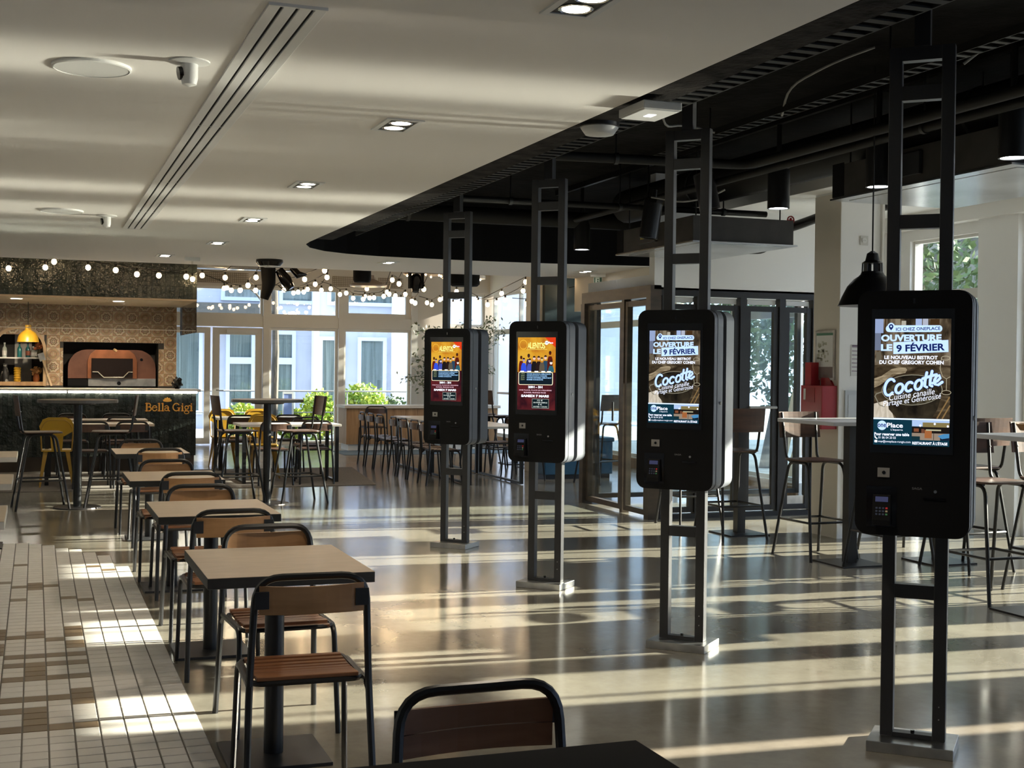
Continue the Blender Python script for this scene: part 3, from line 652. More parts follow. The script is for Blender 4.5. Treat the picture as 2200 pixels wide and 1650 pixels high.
def kiosk(label, Y, deg, poster):
    t = thing('ordering_kiosk', label, 'kiosk', (3.30, Y-.035, 0), -math.radians(deg), 'self-service kiosks on black ladder posts')
    MB().box(-.165, .165, -.125, .125, 0, .042).build('base_plate', STEEL, t, .003)
    for s in (-1, 1):
        p = MB().box(s*.1-.025, s*.1+.025, -.025, .025, .042, 2.79).build('post', KPOST, t, .003)
    for a, b in ((.044,.062),(.60,.655),(2.07,2.125),(2.578,2.635),(2.735,2.788)):
        MB().box(-.0748, .0748, -.024, .024, a, b).build('crossbar', KPOST, t)
    MB().box(-.03, .03, -.03, .03, 2.79, SLAB).build('hanger_post', KPOST, t)
    MB().cyl((0,-.01,.062),(0,-.01,.075),.008,8).build('bolt', KGLOSS, t)
    for s in (-1, 1):                                            # two housings, back to back
        f = lambda a, b: (min(s*a, s*b), max(s*a, s*b))
        def slab(a, b, r0, x, z0, z1): 
            lo, hi = f(a, b); return MB().prism(rrect(-x, x, z0, z1, r0), hi-lo, (0,hi,0), (1,0,0), (0,0,1), True)
        h = slab(-.118, -.028, .05, .215, .862, 1.818).build('housing', KSIDE, t); slab(-.166, -.121, .05, .213, .864, 1.816).build('housing_rim', KSIDE, h)
        slab(-.170, -.1655, .05, .2125, .8645, 1.8155).build('front_panel', KFRONT, t)
    MB().box(-.17, .17, -.029, .029, .90, 1.78).build('core', KFRONT, t)
    MB().cyl((.213,-.075,1.325),(.222,-.075,1.325),.010,10).build('lock', CHROME, t)
    y = -.1704
    bz = MB().box(-.158, .150, y-.0015, y, 1.185, 1.745).build('screen_bezel', KGLOSS, t)
    s0 = MB().box(-.145, .137, y-.003, y-.0016, 1.217, 1.706).build('screen', E((14,14,16)), t)
    poster(Screen(s0, -.145, .137, 1.217, 1.706, y-.0031))
    MB().box(-.004, .004, y-.001, y, 1.765, 1.785).build('front_camera', KGLOSS, t)
    sc = MB().box(-.128, -.082, y-.004, y, 1.09, 1.127).build('scanner_plate', mat('grey_plastic', (.30,.29,.27), .4) if 'grey_plastic' not in bpy.data.materials else bpy.data.materials['grey_plastic'], t, .001)
    MB().cyl((-.104,y-.0055,1.109),(-.104,y-.004,1.109),.007,12).build('lens', KGLOSS, sc)
    MB().box(-.168, -.055, y-.001, y, .895, 1.055).build('terminal_bay', KGLOSS, t)
    pt = MB(); pt.prism([(0,.905),(-.030,.905),(-.030,.925),(-.010,1.022),(0,1.022)], .068, (-.143,y-.001,0), (0,1,0), (0,0,1)); ter = pt.build('card_terminal', KFRONT, t, .002)
    def onpad(u0, u1, v0, v1, lift=.0012):                       # strip on the terminal's sloping face
        q = lambda v: (y-.001-.030+.020*(v/.099), .925+.097*(v/.099)); (ya, za), (yb, zb) = q(v0), q(v1)
        return MB().add([(-.143+u0,ya-lift,za),(-.143+u1,ya-lift,za),(-.143+u1,yb-lift,zb),(-.143+u0,yb-lift,zb)], [(0,1,2,3)])
    onpad(.010, .058, .072, .092).build('display', E((46,48,70)), ter)
    for i in range(3):
        for j in range(4): onpad(.012+j*.0125, .020+j*.0125, .044-.012*i, .051-.012*i).build('key', E((120,30,28) if (i, j) == (0, 3) else (96,84,64) if (i, j) == (1, 3) else (40,70,44) if (i, j) == (2, 3) else (34,36,42)), ter)
    MB().box(.045, .125, y-.004, y, 1.010, 1.018).build('receipt_slot', KGLOSS, t)
    lettering('SAGA', .002, .040, 1.047, 1.056, y-.0008, mat('grey_print', (.22,.22,.22), .5) if 'grey_print' not in bpy.data.materials else bpy.data.materials['grey_print'], t, 0, .02)
    MB().cyl((.088,y-.003,1.042),(.088,y,1.042),.006,10).build('key_lock', STEEL, t)
    for z in (.13, .18): MB().cyl((.1,-.0275,z),(.1,-.025,z),.003,6).build('screw', STEEL, t)
    return t
kiosk('black ordering kiosk with bistro poster, nearest and largest, beside the high white tables', 4.35, 43.5, poster_bistro)
kiosk('black ordering kiosk with bistro poster standing before the black lobby glazing', 6.32, 47, poster_bistro)
kiosk('black ordering kiosk with orange party poster standing beside the bronze lobby doors', 8.34, 46.5, poster_party)
kiosk('black ordering kiosk with orange party poster, farthest and smallest of the row', 10.40, 45.5, poster_party)

# ================================================================== FURNITURE
def chair_base(name, label, woodb, woods, planks=1):
    t = thing(name, label, 'chair')
    bk = fillet([(-.215,-.25,0),(-.20,-.20,.44),(-.183,-.225,.80),(.183,-.225,.80),(.20,-.20,.44),(.215,-.25,0)], .085, 6)
    i0 = max(i for i in range(len(bk)//2) if bk[i].z < .46); n_ = len(bk)
    MB().tube(bk[i0:n_-i0], .0125, 8).build('back_frame', METBLK, t); MB().tube(bk[:i0+1], .0125, 8).build('leg', METBLK, t); MB().tube(bk[n_-i0-1:], .0125, 8).build('leg', METBLK, t)
    for s in (-1, 1):
        MB().tube(fillet([(s*.205,.225,0),(s*.192,.19,.438),(s*.196,-.19,.432)], .06, 5), .011, 8).build('leg', METBLK, t)
        MB().tube([(s*.205,-.219,.27),(s*.2,.213,.14)] if False else [(s*.2,-.2,.40),(s*.195,-.16,.436)], .009, 6).build('bracket', METBLK, t)
    sf = MB().tube(fillet([(-.185,-.17,.437),(-.185,.205,.437),(.185,.205,.437),(.185,-.17,.437)], .05, 4, True), .010, 6, True)
    sf.tube([(-.19,.0,.425),(.19,.0,.425)], .008, 6); sf.build('seat_frame', METBLK, t)
    n = 9; dx = .044
    for i in range(n):
        yy = -.175 + i*dx; dz = -.010*math.sin(PI*i/(n-1)) - (.014 if i == n-1 else 0)
        MB().box(-.172, .172, yy, yy+.033, .446+dz, .460+dz).build('seat_slat', woods, t, .003)
    def board(z0, z1):
        mb = MB(); vs = []; K = 8
        for k in range(K+1):
            x = -.174 + .348*k/K; c = -.226 - .022*(1-(x/.174)**2)
            dip = .012*(1-(x/.174)**2)*(z1 > .71)
            vs += [(x,c+.02*(z0-.74),z0),(x,c-.011+.02*(z0-.74),z0),(x,c-.011+.02*(z1-.74),z1-dip*.4),(x,c+.02*(z1-.74),z1-dip*.4)]
        fs = [(0,1,2,3),(4*K+3,4*K+2,4*K+1,4*K)]
        for k in range(K):
            for j in range(4): fs.append((4*k+j, 4*k+4+j, 4*k+4+(j+1)%4, 4*k+(j+1)%4))
        return mb.add(vs, fs).build('backrest', woodb, t)
    if planks == 1: board(.680, .775)
    else: board(.655, .706); board(.7085, .762)
    for s in (-1, 1):
        MB().obox((s*.166,-.2465,.700),(s*.166,-.2465,.758), .046, .004, (0,1,0)).build('bracket_plate', METDK, t, .001)
    return t
CHAIRS = 'slatted wooden school chairs along the row of small tables'
N1 = chair_base('slatted_chair', 'slatted wooden chair with black tube frame, nearest one seen whole from behind', BACKW, SLATW)
N1.location = (.875, 4.51, 0); N1['group'] = CHAIRS; N1.rotation_euler.z = -.03
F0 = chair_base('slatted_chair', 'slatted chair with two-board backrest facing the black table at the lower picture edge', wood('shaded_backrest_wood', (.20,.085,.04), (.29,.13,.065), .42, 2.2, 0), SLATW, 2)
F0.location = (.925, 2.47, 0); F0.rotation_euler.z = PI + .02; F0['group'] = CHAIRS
for x, y, rz, lab in ((.96,5.44,PI+.03,'slatted chair facing the viewer across the first greige table'),(.89,6.52,.02,'slatted chair seen from behind at the second greige table'),(.90,7.43,PI,'slatted chair facing the viewer across the second greige table'),(.94,8.75,.02,'slatted chair seen from behind at the third greige table'),(.89,9.47,PI-.02,'slatted chair facing the viewer across the third greige table'),(.96,11.22,.03,'slatted chair seen from behind at the fourth greige table'),(.91,12.10,PI,'slatted chair facing the viewer across the fourth greige table')):
    dup(N1, (x, y, 0), rz, lab)
def cafe_table(label, cx, yc, top, edge, group, lx=.60, ly=.75):
    t = thing('cafe_table', label, 'table', (cx, yc, 0), 0, group)
    MB().box(-lx/2, lx/2, -ly/2, ly/2, .712, .75).build('tabletop', edge, t, .002)
    MB().box(-lx/2+.0015, lx/2-.0015, -ly/2+.0015, ly/2-.0015, .7495, .7512).build('laminate', top, t)
    MB().cyl((0,0,.012),(0,0,.70),.037,18).build('column', METBLK, t)
    MB().box(-.19, .19, -.2, .2, 0, .014).build('base_plate', METDK, t, .002)
    MB().box(-.18, .18, -.18, .18, .70, .712).build('top_plate', METBLK, t)
    return t
TG = 'small square pedestal tables in the row beside the tiled floor'
cafe_table('charcoal topped table cut off by the lower picture edge', .845, 2.0, LAMIK, EDGEK, TG)
t1 = cafe_table('greige topped pedestal table with black edge, first and largest of the row', .87, 5.0, LAMI, EDGEK, TG)
for y, lab in ((6.93,'greige topped pedestal table with black edge, second of the row'),(8.98,'greige topped pedestal table with black edge, third of the row'),(11.58,'greige topped pedestal table with black edge, fourth and last of the row')): dup(t1, (.87 if y < 11 else .93, y, 0), 0, lab)
LG = 'pale tables cut off by the left picture edge'
l1 = cafe_table('pale table at the left picture edge beside the brown floor tiles, lowest of three', -.43, 6.92, LAMI, LAMIW, LG)
dup(l1, (-.43, 8.95, 0), 0, 'pale table at the left picture edge, middle one of three'); dup(l1, (-.43, 11.35, 0), 0, 'pale table at the left picture edge, highest of three beside the bar stool')

def bar_stool(label):
    t = thing('bar_stool', label, 'stool')
    r = .0125
    for s in (-1, 1):                                           # an arched tube on each side makes two legs
        a = fillet([(s*.225,-.26,0),(s*.165,-.13,.765),(s*.165,.13,.765),(s*.225,.26,0)], .07, 5); h = len(a)//2
        MB().tube(a[:h+1], r, 8).build('leg', METBLK, t); MB().tube(a[h:], r, 8).build('leg', METBLK, t)
    z = .30; k = z/.765; x0, y0 = .225-.06*k, .26-.13*k
    f = MB(); f.tube(fillet([(-x0,-y0,z),(x0,-y0,z),(x0,y0,z),(-x0,y0,z)], .02, 2, True), .010, 7, True); f.build('footrest', METBLK, t)
    st = MB().prism([(p[0], p[1]) for p in rrect(-.195,.195,-.19,.20,.07)], .014, (0,0,.778)); st.build('seat', DARKW, t, .004)
    for s in (-1, 1): MB().tube(fillet([(s*.15,.10,.772),(s*.15,-.19,.768),(s*.165,-.245,1.16)], .07, 5), .0115, 8).build('back_tube', METBLK, t)
    mb = MB(); vs = []; K = 8
    for kk in range(K+1):
        x = -.195+.39*kk/K; c = -.212-.018*(1-(x/.195)**2)
        vs += [(x,c,.955),(x,c-.012,.955),(x,c-.040,1.165),(x,c-.028,1.165)]
    fs = [(0,1,2,3),(4*K+3,4*K+2,4*K+1,4*K)]
    for kk in range(K):
        for j in range(4): fs.append((4*kk+j,4*kk+4+j,4*kk+4+(j+1)%4,4*kk+(j+1)%4))
    mb.add(vs, fs).build('backrest', DARKW, t)
    for s in (-1, 1): MB().sphere((s*.158,-.208,1.0), .006, 8, 5).build('rivet', CHROME, t)
    return t
SG = 'dark wooden bar stools with black tube legs'
b0 = bar_stool('dark bar stool turned to the round table before the tiled bar, beyond the slatted chairs'); b0['group'] = SG
b0.location = (.06, 14.2, 0); b0.rotation_euler.z = -PI/2 + .10
for x, y, rz, lab in ((.76,14.25,PI/2-.08,'dark bar stool between the bar logo and the first round high table'),(2.06,14.28,-PI/2+.10,'dark bar stool beside the second round high table, nearer the bar corner'),(2.72,14.2,PI/2+.12,'dark bar stool on the window side of the second round high table'),
    (5.92,9.02,PI+.05,'dark bar stool with sunlit back behind the first high table by the red cabinet'),(6.02,8.18,.0,'dark bar stool pushed under the near side of the first high table'),(5.86,10.28,.02,'dark bar stool beside the second kiosk, near side of the small high table'),(5.92,11.18,PI,'dark bar stool against the black lobby glazing, far side of the small high table'),
    (6.75,9.05,PI-.05,'dark bar stool behind the first high table, hidden partly by the nearest kiosk'),(6.70,8.15,.1,'dark bar stool seen between the posts of the nearest kiosk'),(5.97,7.02,PI,'dark bar stool with lit backrest behind the second high table'),(6.55,7.05,PI+.05,'dark bar stool at the second high table, cut by the picture edge'),(7.25,7.6,PI+.1,'dark bar stool at the second high table by the white facade'),
    (6.48,18.2,-PI/2+.15,'dark bar stool in the gap between the two party poster kiosks'),(6.45,19.0,-PI/2,'dark bar stool behind the second smallest kiosk'),(7.65,18.6,PI/2,'dark bar stool across the high table by the bright side glazing'),(6.95,15.6,.3,'dark bar stool visible under the third kiosk beside the blue bench')):
    dup(b0, (x, y, 0), rz, lab)
def round_table(label, x, y, r, z):
    t = thing('round_high_table', label, 'table', (x, y, 0), 0, 'round high tables before the bar')
    MB().lathe([(0.001,z-.03),(r,z-.03),(r,z),(0.001,z)], 40, smooth=False).build('tabletop', LAMIK if False else mat('grey_laminate', (.12,.11,.10), .35) if 'grey_laminate' not in bpy.data.materials else bpy.data.materials['grey_laminate'], t)
    MB().cyl((0,0,.012),(0,0,z-.045),.042,18).build('column', METBLK, t); MB().lathe([(.001,z-.05),(.17,z-.05),(.19,z-.03),(.001,z-.03)], 24, smooth=False).build('top_plate', METBLK, t)
    MB().lathe([(.001,0),(.24,0),(.235,.012),(.001,.014)], 32, smooth=False).build('base_plate', METBLK, t)
round_table('round black high table in front of the tiled bar', .42, 14.2, .40, 1.12); round_table('round black high table in front of the far windows', 2.36, 14.12, .385, 1.13)
def high_table(label, x0, x1, y0, y1, cols, base='square'):
    t = thing('high_table', label, 'table', (0,0,0), 0, 'white topped high tables by the facade'); t.location = ((x0+x1)/2, (y0+y1)/2, 0); cx, cyy = t.location.x, t.location.y
    MB().box(x0-cx, x1-cx, y0-cyy, y1-cyy, 1.085, 1.115).build('tabletop', mat('pale_grey_top', (.50,.50,.50), .3) if 'pale_grey_top' not in bpy.data.materials else bpy.data.materials['pale_grey_top'], t, .003)
    for px, py in cols:
        MB().box(px-cx-.04, px-cx+.04, py-cyy-.04, py-cyy+.04, .012, 1.085).build('column', METBLK, t)
        MB().box(px-cx-.2, px-cx+.2, py-cyy-.21, py-cyy+.21, 0, .012).build('base_plate', METBLK, t)
high_table('white topped high table with sunlit corner beside the red cabinet', 5.68, 7.1, 8.42, 9.22, [(5.98,8.63),(6.74,8.52)])
high_table('white topped high table at the right picture edge', 5.62, 7.1, 6.05, 6.83, [(5.9,6.5),(6.8,6.5)])
high_table('small high table hidden behind the second kiosk', 5.55, 6.2, 10.35, 10.95, [(6.08,10.5)])
high_table('high table by the bright side glazing beyond the kiosks', 6.85, 7.25, 18.0, 19.4, [(7.05,18.3),(7.05,19.1)])

# dining group on the rug
tag(MB().add([(-1.2,16.0,.0),(4.05,16.0,0),(4.4,18.85,0),(-1.2,18.85,0),(-1.2,16.0,.008),(4.05,16.0,.008),(4.4,18.85,.008),(-1.2,18.85,.008)], [(4,5,6,7),(0,1,5,4),(1,2,6,5),(2,3,7,6),(3,0,4,7)]).build('rug', noisy('taupe_rug', (.11,.095,.08), (.17,.15,.125), 60, .95)), 'flat taupe rug under the dining tables before the bar', 'rug')
def frame_table(name, label, x0, x1, y0, y1, group, top=LAMI, z=.75):
    t = thing(name, label, 'table', ((x0+x1)/2, (y0+y1)/2, 0), 0, group); a, b = (x1-x0)/2, (y1-y0)/2
    MB().box(-a, a, -b, b, z-.03, z).build('tabletop', top, t, .002)
    for sx in (-1, 1):
        for sy in (-1, 1): MB().box(sx*(a-.05)-.022, sx*(a-.05)+.022, sy*(b-.05)-.022, sy*(b-.05)+.022, .008, z-.03).build('leg', METBLK, t)
        MB().box(sx*(a-.05)-.02, sx*(a-.05)+.02, -b+.072, b-.072, .010, .035).build('foot_bar', METBLK, t)
    return t
DG = 'wood topped dining tables on the rug'
frame_table('dining_table', 'pale wood dining table before the bar, nearer of two', .09, 1.40, 16.75, 17.45, DG); frame_table('dining_table', 'pale wood dining table before the bar, farther one below the logo', .13, 1.42, 18.0, 18.5, DG)
frame_table('dining_table', 'dining table before the far windows, nearer of two', 2.42, 3.70, 16.45, 17.15, DG, LAMIW); frame_table('dining_table', 'dining table before the far windows, farther of two', 2.40, 3.62, 18.55, 19.15, DG, LAMIW)
sc0 = chair_base('school_chair', 'dark school chair at the nearer table before the bar, beside the yellow chair', DARKW, DARKW); sc0.location = (.64, 16.42, 0)
RG = 'dark school chairs around the dining tables'
sc0['group'] = RG
for x, y, rz, lab in ((1.10,16.40,0,'dark school chair at the nearer table before the bar, below the logo'),(1.06,17.78,0,'dark school chair between the two tables before the bar'),(.48,18.52,PI,'dark school chair facing the viewer at the farther bar table, behind the yellow chair'),(1.06,18.54,PI,'dark school chair facing the viewer at the farther bar table, below the logo'),
    (2.80,16.36,.02,'dark school chair at the nearer window table, behind the round table column'),(3.34,16.44,-.03,'dark school chair at the nearer window table beside the dark bar stool'),(3.43,17.22,PI,'dark school chair facing the viewer across the nearer window table'),(2.67,18.32,0,'dark school chair at the farther window table beside the yellow chair'),(3.34,18.42,0,'dark school chair at the farther window table, window side')):
    dup(sc0, (x, y, 0), rz, lab)
for i, y in enumerate((19.28,18.76,18.22,17.45,16.93,16.40,15.94)):
    dup(sc0, (4.88, y, 0), -PI/2+.03*((i*7) % 3-1), 'dark school chair on the near side of the long pale table, %s from the farthest' % ('first','second','third','fourth','fifth','sixth','seventh')[i], 'dark school chairs along the long table')
for i, y in enumerate((16.3,17.4,18.5)): dup(sc0, (6.12, y, 0), PI/2, 'dark school chair on the glazing side of the long pale table, %s' % ('nearest the kiosks','in the middle','farthest away')[i], 'dark school chairs along the long table')
frame_table('long_table', 'long pale topped table with the line of dark school chairs, near half', 5.12, 5.92, 15.6, 17.35, 'long table of two halves', LAMIW); frame_table('long_table', 'long pale topped table with the line of dark school chairs, far half', 5.12, 5.92, 17.4, 19.2, 'long table of two halves', LAMIW)
def tolix(label):
    t = thing('metal_chair', label, 'chair')
    MB().prism(rrect(-.175,.175,-.17,.18,.05), .02, (0,0,.43)).build('seat', YELLOW, t, .004)
    for sx in (-1, 1):
        for sy in (-1, 1):
            mb = MB(); a = Vector((sx*.15, sy*.15, .43)); b = Vector((sx*.20, sy*.21, 0))
            for (p, q, w0, w1) in ((Vector((1,0,0)), Vector((0,1,0)), .05, .018),):
                mb.add([a-p*w0*sx, a, a-q*w0*sy, b-p*w1*sx, b, b-q*w1*sy, ], [(0,1,4,3),(1,2,5,4),(0,2,1),(3,4,5),(2,0,3,5)])
            mb.build('leg', YELLOWD, t)
    bkp = [(-.085,0),(-.185,.06),(-.20,.12),(-.16,.20),(-.10,.225),(.10,.225),(.16,.20),(.20,.12),(.185,.06),(.085,0)]
    MB().prism(bkp, .006, (0,-.205,.62), (1,0,0), (0,-.12,1)).build('backrest', YELLOW, t)
    MB().prism([(-.06,0),(.06,0),(.075,.19),(-.075,.19)], .005, (0,-.172,.44), (1,0,0), (0,-.16,1)).build('splat', YELLOW, t)
    MB().tube(fillet([(-.17,-.16,.44),(-.185,-.215,.70),(-.12,-.228,.815),(.12,-.228,.815),(.185,-.215,.70),(.17,-.16,.44)], .07, 4), .009, 6).build('back_frame', YELLOWD, t)
    return t
y0 = tolix('yellow metal chair at the nearer table before the bar, beside the column'); y0.location = (.25, 16.70, 0); y0['group'] = 'yellow metal chairs'
for x, y, rz, lab in ((2.60,19.32,PI,'yellow metal chair at the farther window table beside the white door'),(3.12,19.32,PI+.03,'yellow metal chair at the farther window table beside the green bush'),(2.86,17.35,PI-.1,'yellow metal chair between the two window tables, behind the round table column')): dup(y0, (x, y, 0), rz, lab)

# wooden counter by the far windows, plant, blue bench, green pillar
ct = thing('wooden_counter', 'oak fronted counter with white top below the far windows', 'counter', (6.6, 22.95, 0))
for i in range(13): MB().box(-1.42+i*.218, -1.42+i*.218+.214, -.30, -.275, .11, .75).build('plank', OAK, ct)
MB().box(-1.42, 1.42, -.275, .32, .11, .75).build('body', OAK, ct); MB().box(-1.46, 1.46, -.34, .36, .75, .80).build('worktop', LAMIW, ct, .003); MB().box(-1.38, 1.38, -.27, .28, 0, .11).build('plinth', WHITEPL, ct)
for i, (x, y, lab) in enumerate(((5.55,22.2,'dark chair before the oak counter, beside the yellow-green bush'),(6.75,22.15,'dark chair before the oak counter, nearer the olive tree'))): dup(sc0, (x, y, 0), 0, lab, 'dark chairs at the oak counter')
tag(MB().box(4.9, 8.2, 21.5, 22.6, 0, .006).build('floor_mat', mat('blue_grey_mat', (.12,.17,.21), .9)), 'blue grey mat under the oak counter', 'mat')
ot = thing('olive_tree', 'slender indoor olive tree with airy foliage behind the smallest kiosk', 'tree', (7.55, 23.85, 0))
MB().lathe([(.16,0),(.22,.42),(.20,.42),(.19,.36),(.001,.36)], 20).build('pot', mat('dark_pot', (.05,.05,.05), .6), ot)
tb = MB(); tb.tube([(0,0,.34),(-.05,.02,1.0),(.02,0,1.5)], [.035,.03,.022], 8); rr = random.Random(4); tips = []
for i in range(24):
    a = rr.uniform(0, 6.28); b = Vector((-.03,0,rr.uniform(.95,1.5))); e = Vector((math.cos(a)*rr.uniform(.45,1.0), math.sin(a)*.4, rr.uniform(1.0,2.5))); tips.append((b, e))
    tb.tube([b, (b+e)/2+Vector((0,0,.12)), e], [.012,.008,.003], 5)
tb.build('trunk', BARK, ot); fo = MB()
for b, e in tips:
    for i in range(85):
        q = rr.uniform(.3, 1.05); p = b.lerp(e, q)+Vector((0,0,.12*(1-abs(2*q-1)))) + Vector((rr.gauss(0,.07), rr.gauss(0,.06), rr.gauss(0,.06))); a = Vector((rr.gauss(0,1), rr.gauss(0,1), rr.gauss(0,1))).normalized(); c = a.cross(Vector((rr.gauss(0,1), rr.gauss(0,1), 1))).normalized()*.017
        fo.add([p, p+a*.04+c, p+a*.085, p+a*.04-c], [(0,1,2,3)])
fo.build('foliage', OLIVE, ot, kind='stuff')
bb = thing('bench_box', 'dark blue box bench on the floor behind the third kiosk', 'bench', (6.95, 16.55, 0)); MB().box(-.5,.5,-.25,.25,.06,.5).build('body', TEALB, bb, .01); MB().box(-.52,.52,-.27,.27,.5,.56).build('cushion', TEALB, bb, .015); MB().box(-.47,.47,-.22,.22,0,.06).build('plinth', METBLK, bb)
struct(MB().box(6.9, 7.55, 17.5, 17.9, 0, 3.35).build('pillar_green', GREEN)); struct(MB().box(6.72, 6.9, 17.6, 17.8, 0, 3.35).build('pillar_pale', CREAM))

# ================================================================== THE BAR
BX0, BX1, BY = -.85, 2.16, 19.0
bar = thing('bar_counter', 'bar counter clad in dark glazed upright tiles with a lit white top', 'counter', (0, BY, 0))
MB().box(BX0, BX1-.012, .012, .55, .2, 1.08).build('body', BLACKP, bar); MB().box(BX0, BX1-.02, .03, .53, 0, .2).build('plinth', mat('brown_plinth', (.055,.038,.026), .5), bar)
tw, th = .0627, .176
tm = MB().box(-tw/2+.0015, tw/2-.0015, -.012, .012, -th/2+.0015, th/2-.0015).mesh('tile', GLAZE)
for i in range(int((BX1-BX0)/tw)):
    x = BX1 - tw*(i+.5); rows = 5
    for j in range(rows): link('tile', tm, bar, (x, rnd.uniform(-.003,.003), .2+th*(j+.5)), (rnd.uniform(-.02,.02), 0, rnd.uniform(-.03,.03)))
for i in range(8): link('tile', tm, bar, (BX1+rnd.uniform(-.002,.002), .045+.0627*i, .2+th*2.5), (0, 0, PI/2)) if False else None
MB().box(BX1-.012, BX1, .013, .55, .2, 1.08).build('end_panel', GLAZE, bar)
MB().box(BX0, BX1+.06, -.04, .62, 1.105, 1.14).build('worktop', mat('white_stone', (.66,.63,.58), .3), bar)
MB().box(BX0, .41, -.043, -.038, 1.083, 1.110).box(.43, BX1+.01, -.043, -.038, 1.083, 1.110).build('led_strip', LED, bar)
# gold sign on the tiles: seven stroked letters and a fan of petals
sg = thing('bar_sign', 'gold restaurant name with shell emblem on the dark bar tiles', 'sign', (1.46, BY-.016, .835))
def serif_word(parent):
    H, th_, tn = .105, .022, .009; x = 0; mb = None
    def go(ls, name='letter'):
        mb = MB()
        for pts, wd in ls: ribbon(mb, pts, wd, 0)
        link(name, mb.mesh(name, GOLD), parent)
    B = [([(.02,0),(.02,H)],th_),([(0,0),(.06,0)],tn),([(0,H),(.055,H)],tn),(arc(.045,H*.76,.026,H*.24,90,-90),.014),([(.02,H*.52),(.045,H*.52)],tn),(arc(.05,H*.26,.03,H*.26,90,-90),.016)]
    go(B)
    def e(x): go([(arc(x,.036,.032,.036,20,340,16),.013),([(x-.03,.040),(x+.03,.046)],tn)])
    def l(x): go([([(x,0),(x,H)],th_*.9),([(x-.02,0),(x+.02,0)],tn),([(x-.018,H),(x,H)],tn)])
    e(.128); l(.19); l(.238)
    go([(arc(.29,.050,.024,.022,160,0,8),.012),([(.314,.052),(.314,.006),(.33,0)],th_*.8),(arc(.29,.022,.024,.020,40,320,12),.012)])
    go([(arc(.425,H*.5,.045,H*.5,40,320,18),.015),([(.462,.0),(.462,.04)],th_*.8),([(.44,.042),(.48,.042)],tn)])
    def i_(x): go([([(x,0),(x,.07)],th_*.9),([(x-.02,0),(x+.02,0)],tn),([(x-.018,.07),(x,.07)],tn)]); go([(arc(x,.097,.003,.003,0,360,6),.014)], 'letter')
    i_(.51)
    go([(arc(.567,.046,.024,.024,0,360,14),.013),([(.59,.066),(.612,.078)],tn*1.3),([(.555,.02),(.545,.006),(.59,-.002)],.012),(arc(.567,-.022,.032,.020,0,360,14),.010)])
    i_(.632)
serif_word(sg)
for k in range(5):
    a = math.radians(90 + (k-2)*32); mb = MB(); q = [(.30+math.cos(a)*r-math.sin(a)*wd, .125+math.sin(a)*r+math.cos(a)*wd) for r, wd in ((0,0),(.035,.012),(.055,.015),(.068,0),(.055,-.015),(.035,-.012))]
    mb.add([(x, -.001-.0005*k, z) for x, z in q], [tuple(range(6))]); link('petal', mb.mesh('petal', GOLD), sg)
# bulkhead with the same tiles, soffit, glass screens
bk = thing('bar_bulkhead', 'dark tiled bulkhead hanging over the bar under the bulb strings', 'bulkhead', (0, BY, 0))
MB().box(BX0, BX1-.012, .012, .3, 2.42, 3.34).build('body', BLACKP, bk); MB().box(BX0, BX1, -.012, 2.285, 2.395, 2.42).build('soffit', mat('soffit_paint', (.42,.34,.25), .7), bk)
for i in range(int((BX1-BX0)/tw)):
    for j in range(4): link('tile', tm, bk, (BX1-tw*(i+.5), rnd.uniform(-.003,.003), 2.42+th*(j+.5)), (rnd.uniform(-.03,.03), 0, rnd.uniform(-.04,.04)))
gl = thing('glass_screen', 'smoky glass panel hanging from the end of the tiled bulkhead', 'screen', (0, 0, 0)); MB().box(BX1-.008, BX1, 19.02, 21.2, 1.95, 2.395).build('pane', GLASSD, gl)
gf = thing('glass_screen', 'clear glass guard hanging along the front of the tiled bulkhead', 'screen', (0, 0, 0))
for a, b in ((BX0,.66),(.665,BX1-.01)): MB().box(a, b, 19.03, 19.037, 1.98, 2.395).build('pane', PANEL_S, gf)
MB().box(BX0, BX1-.01, 19.026, 19.04, 1.972, 1.98).build('edge_trim', ALU, gf)
for x, lab in ((-.25,'oval downlight in the bar soffit above the yellow lamp'),(1.12,'oval downlight in the bar soffit above the copper oven')):
    d = thing('soffit_light', lab, 'light', (x, BY+.5, 2.395)); MB().lathe([(.001,-.008),(.085,-.008),(.09,0),(.001,0)], 24).build('rim', WHITEPL, d); MB().lathe([(.001,-.010),(.075,-.010),(.001,-.0085)], 24).build('lens', LAMPW, d)
    s_ = bpy.data.lights.new('soffit_spot', 'SPOT'); s_.energy = 130; s_.spot_size = 2.2; s_.spot_blend = .7; s_.color = (1,.82,.58); s_.shadow_soft_size = .06; o = bpy.data.objects.new('soffit_spot', s_); COL.objects.link(o); o.parent = d; o.location = (0, .0, -.03); o.rotation_euler = (.45, 0, 0)
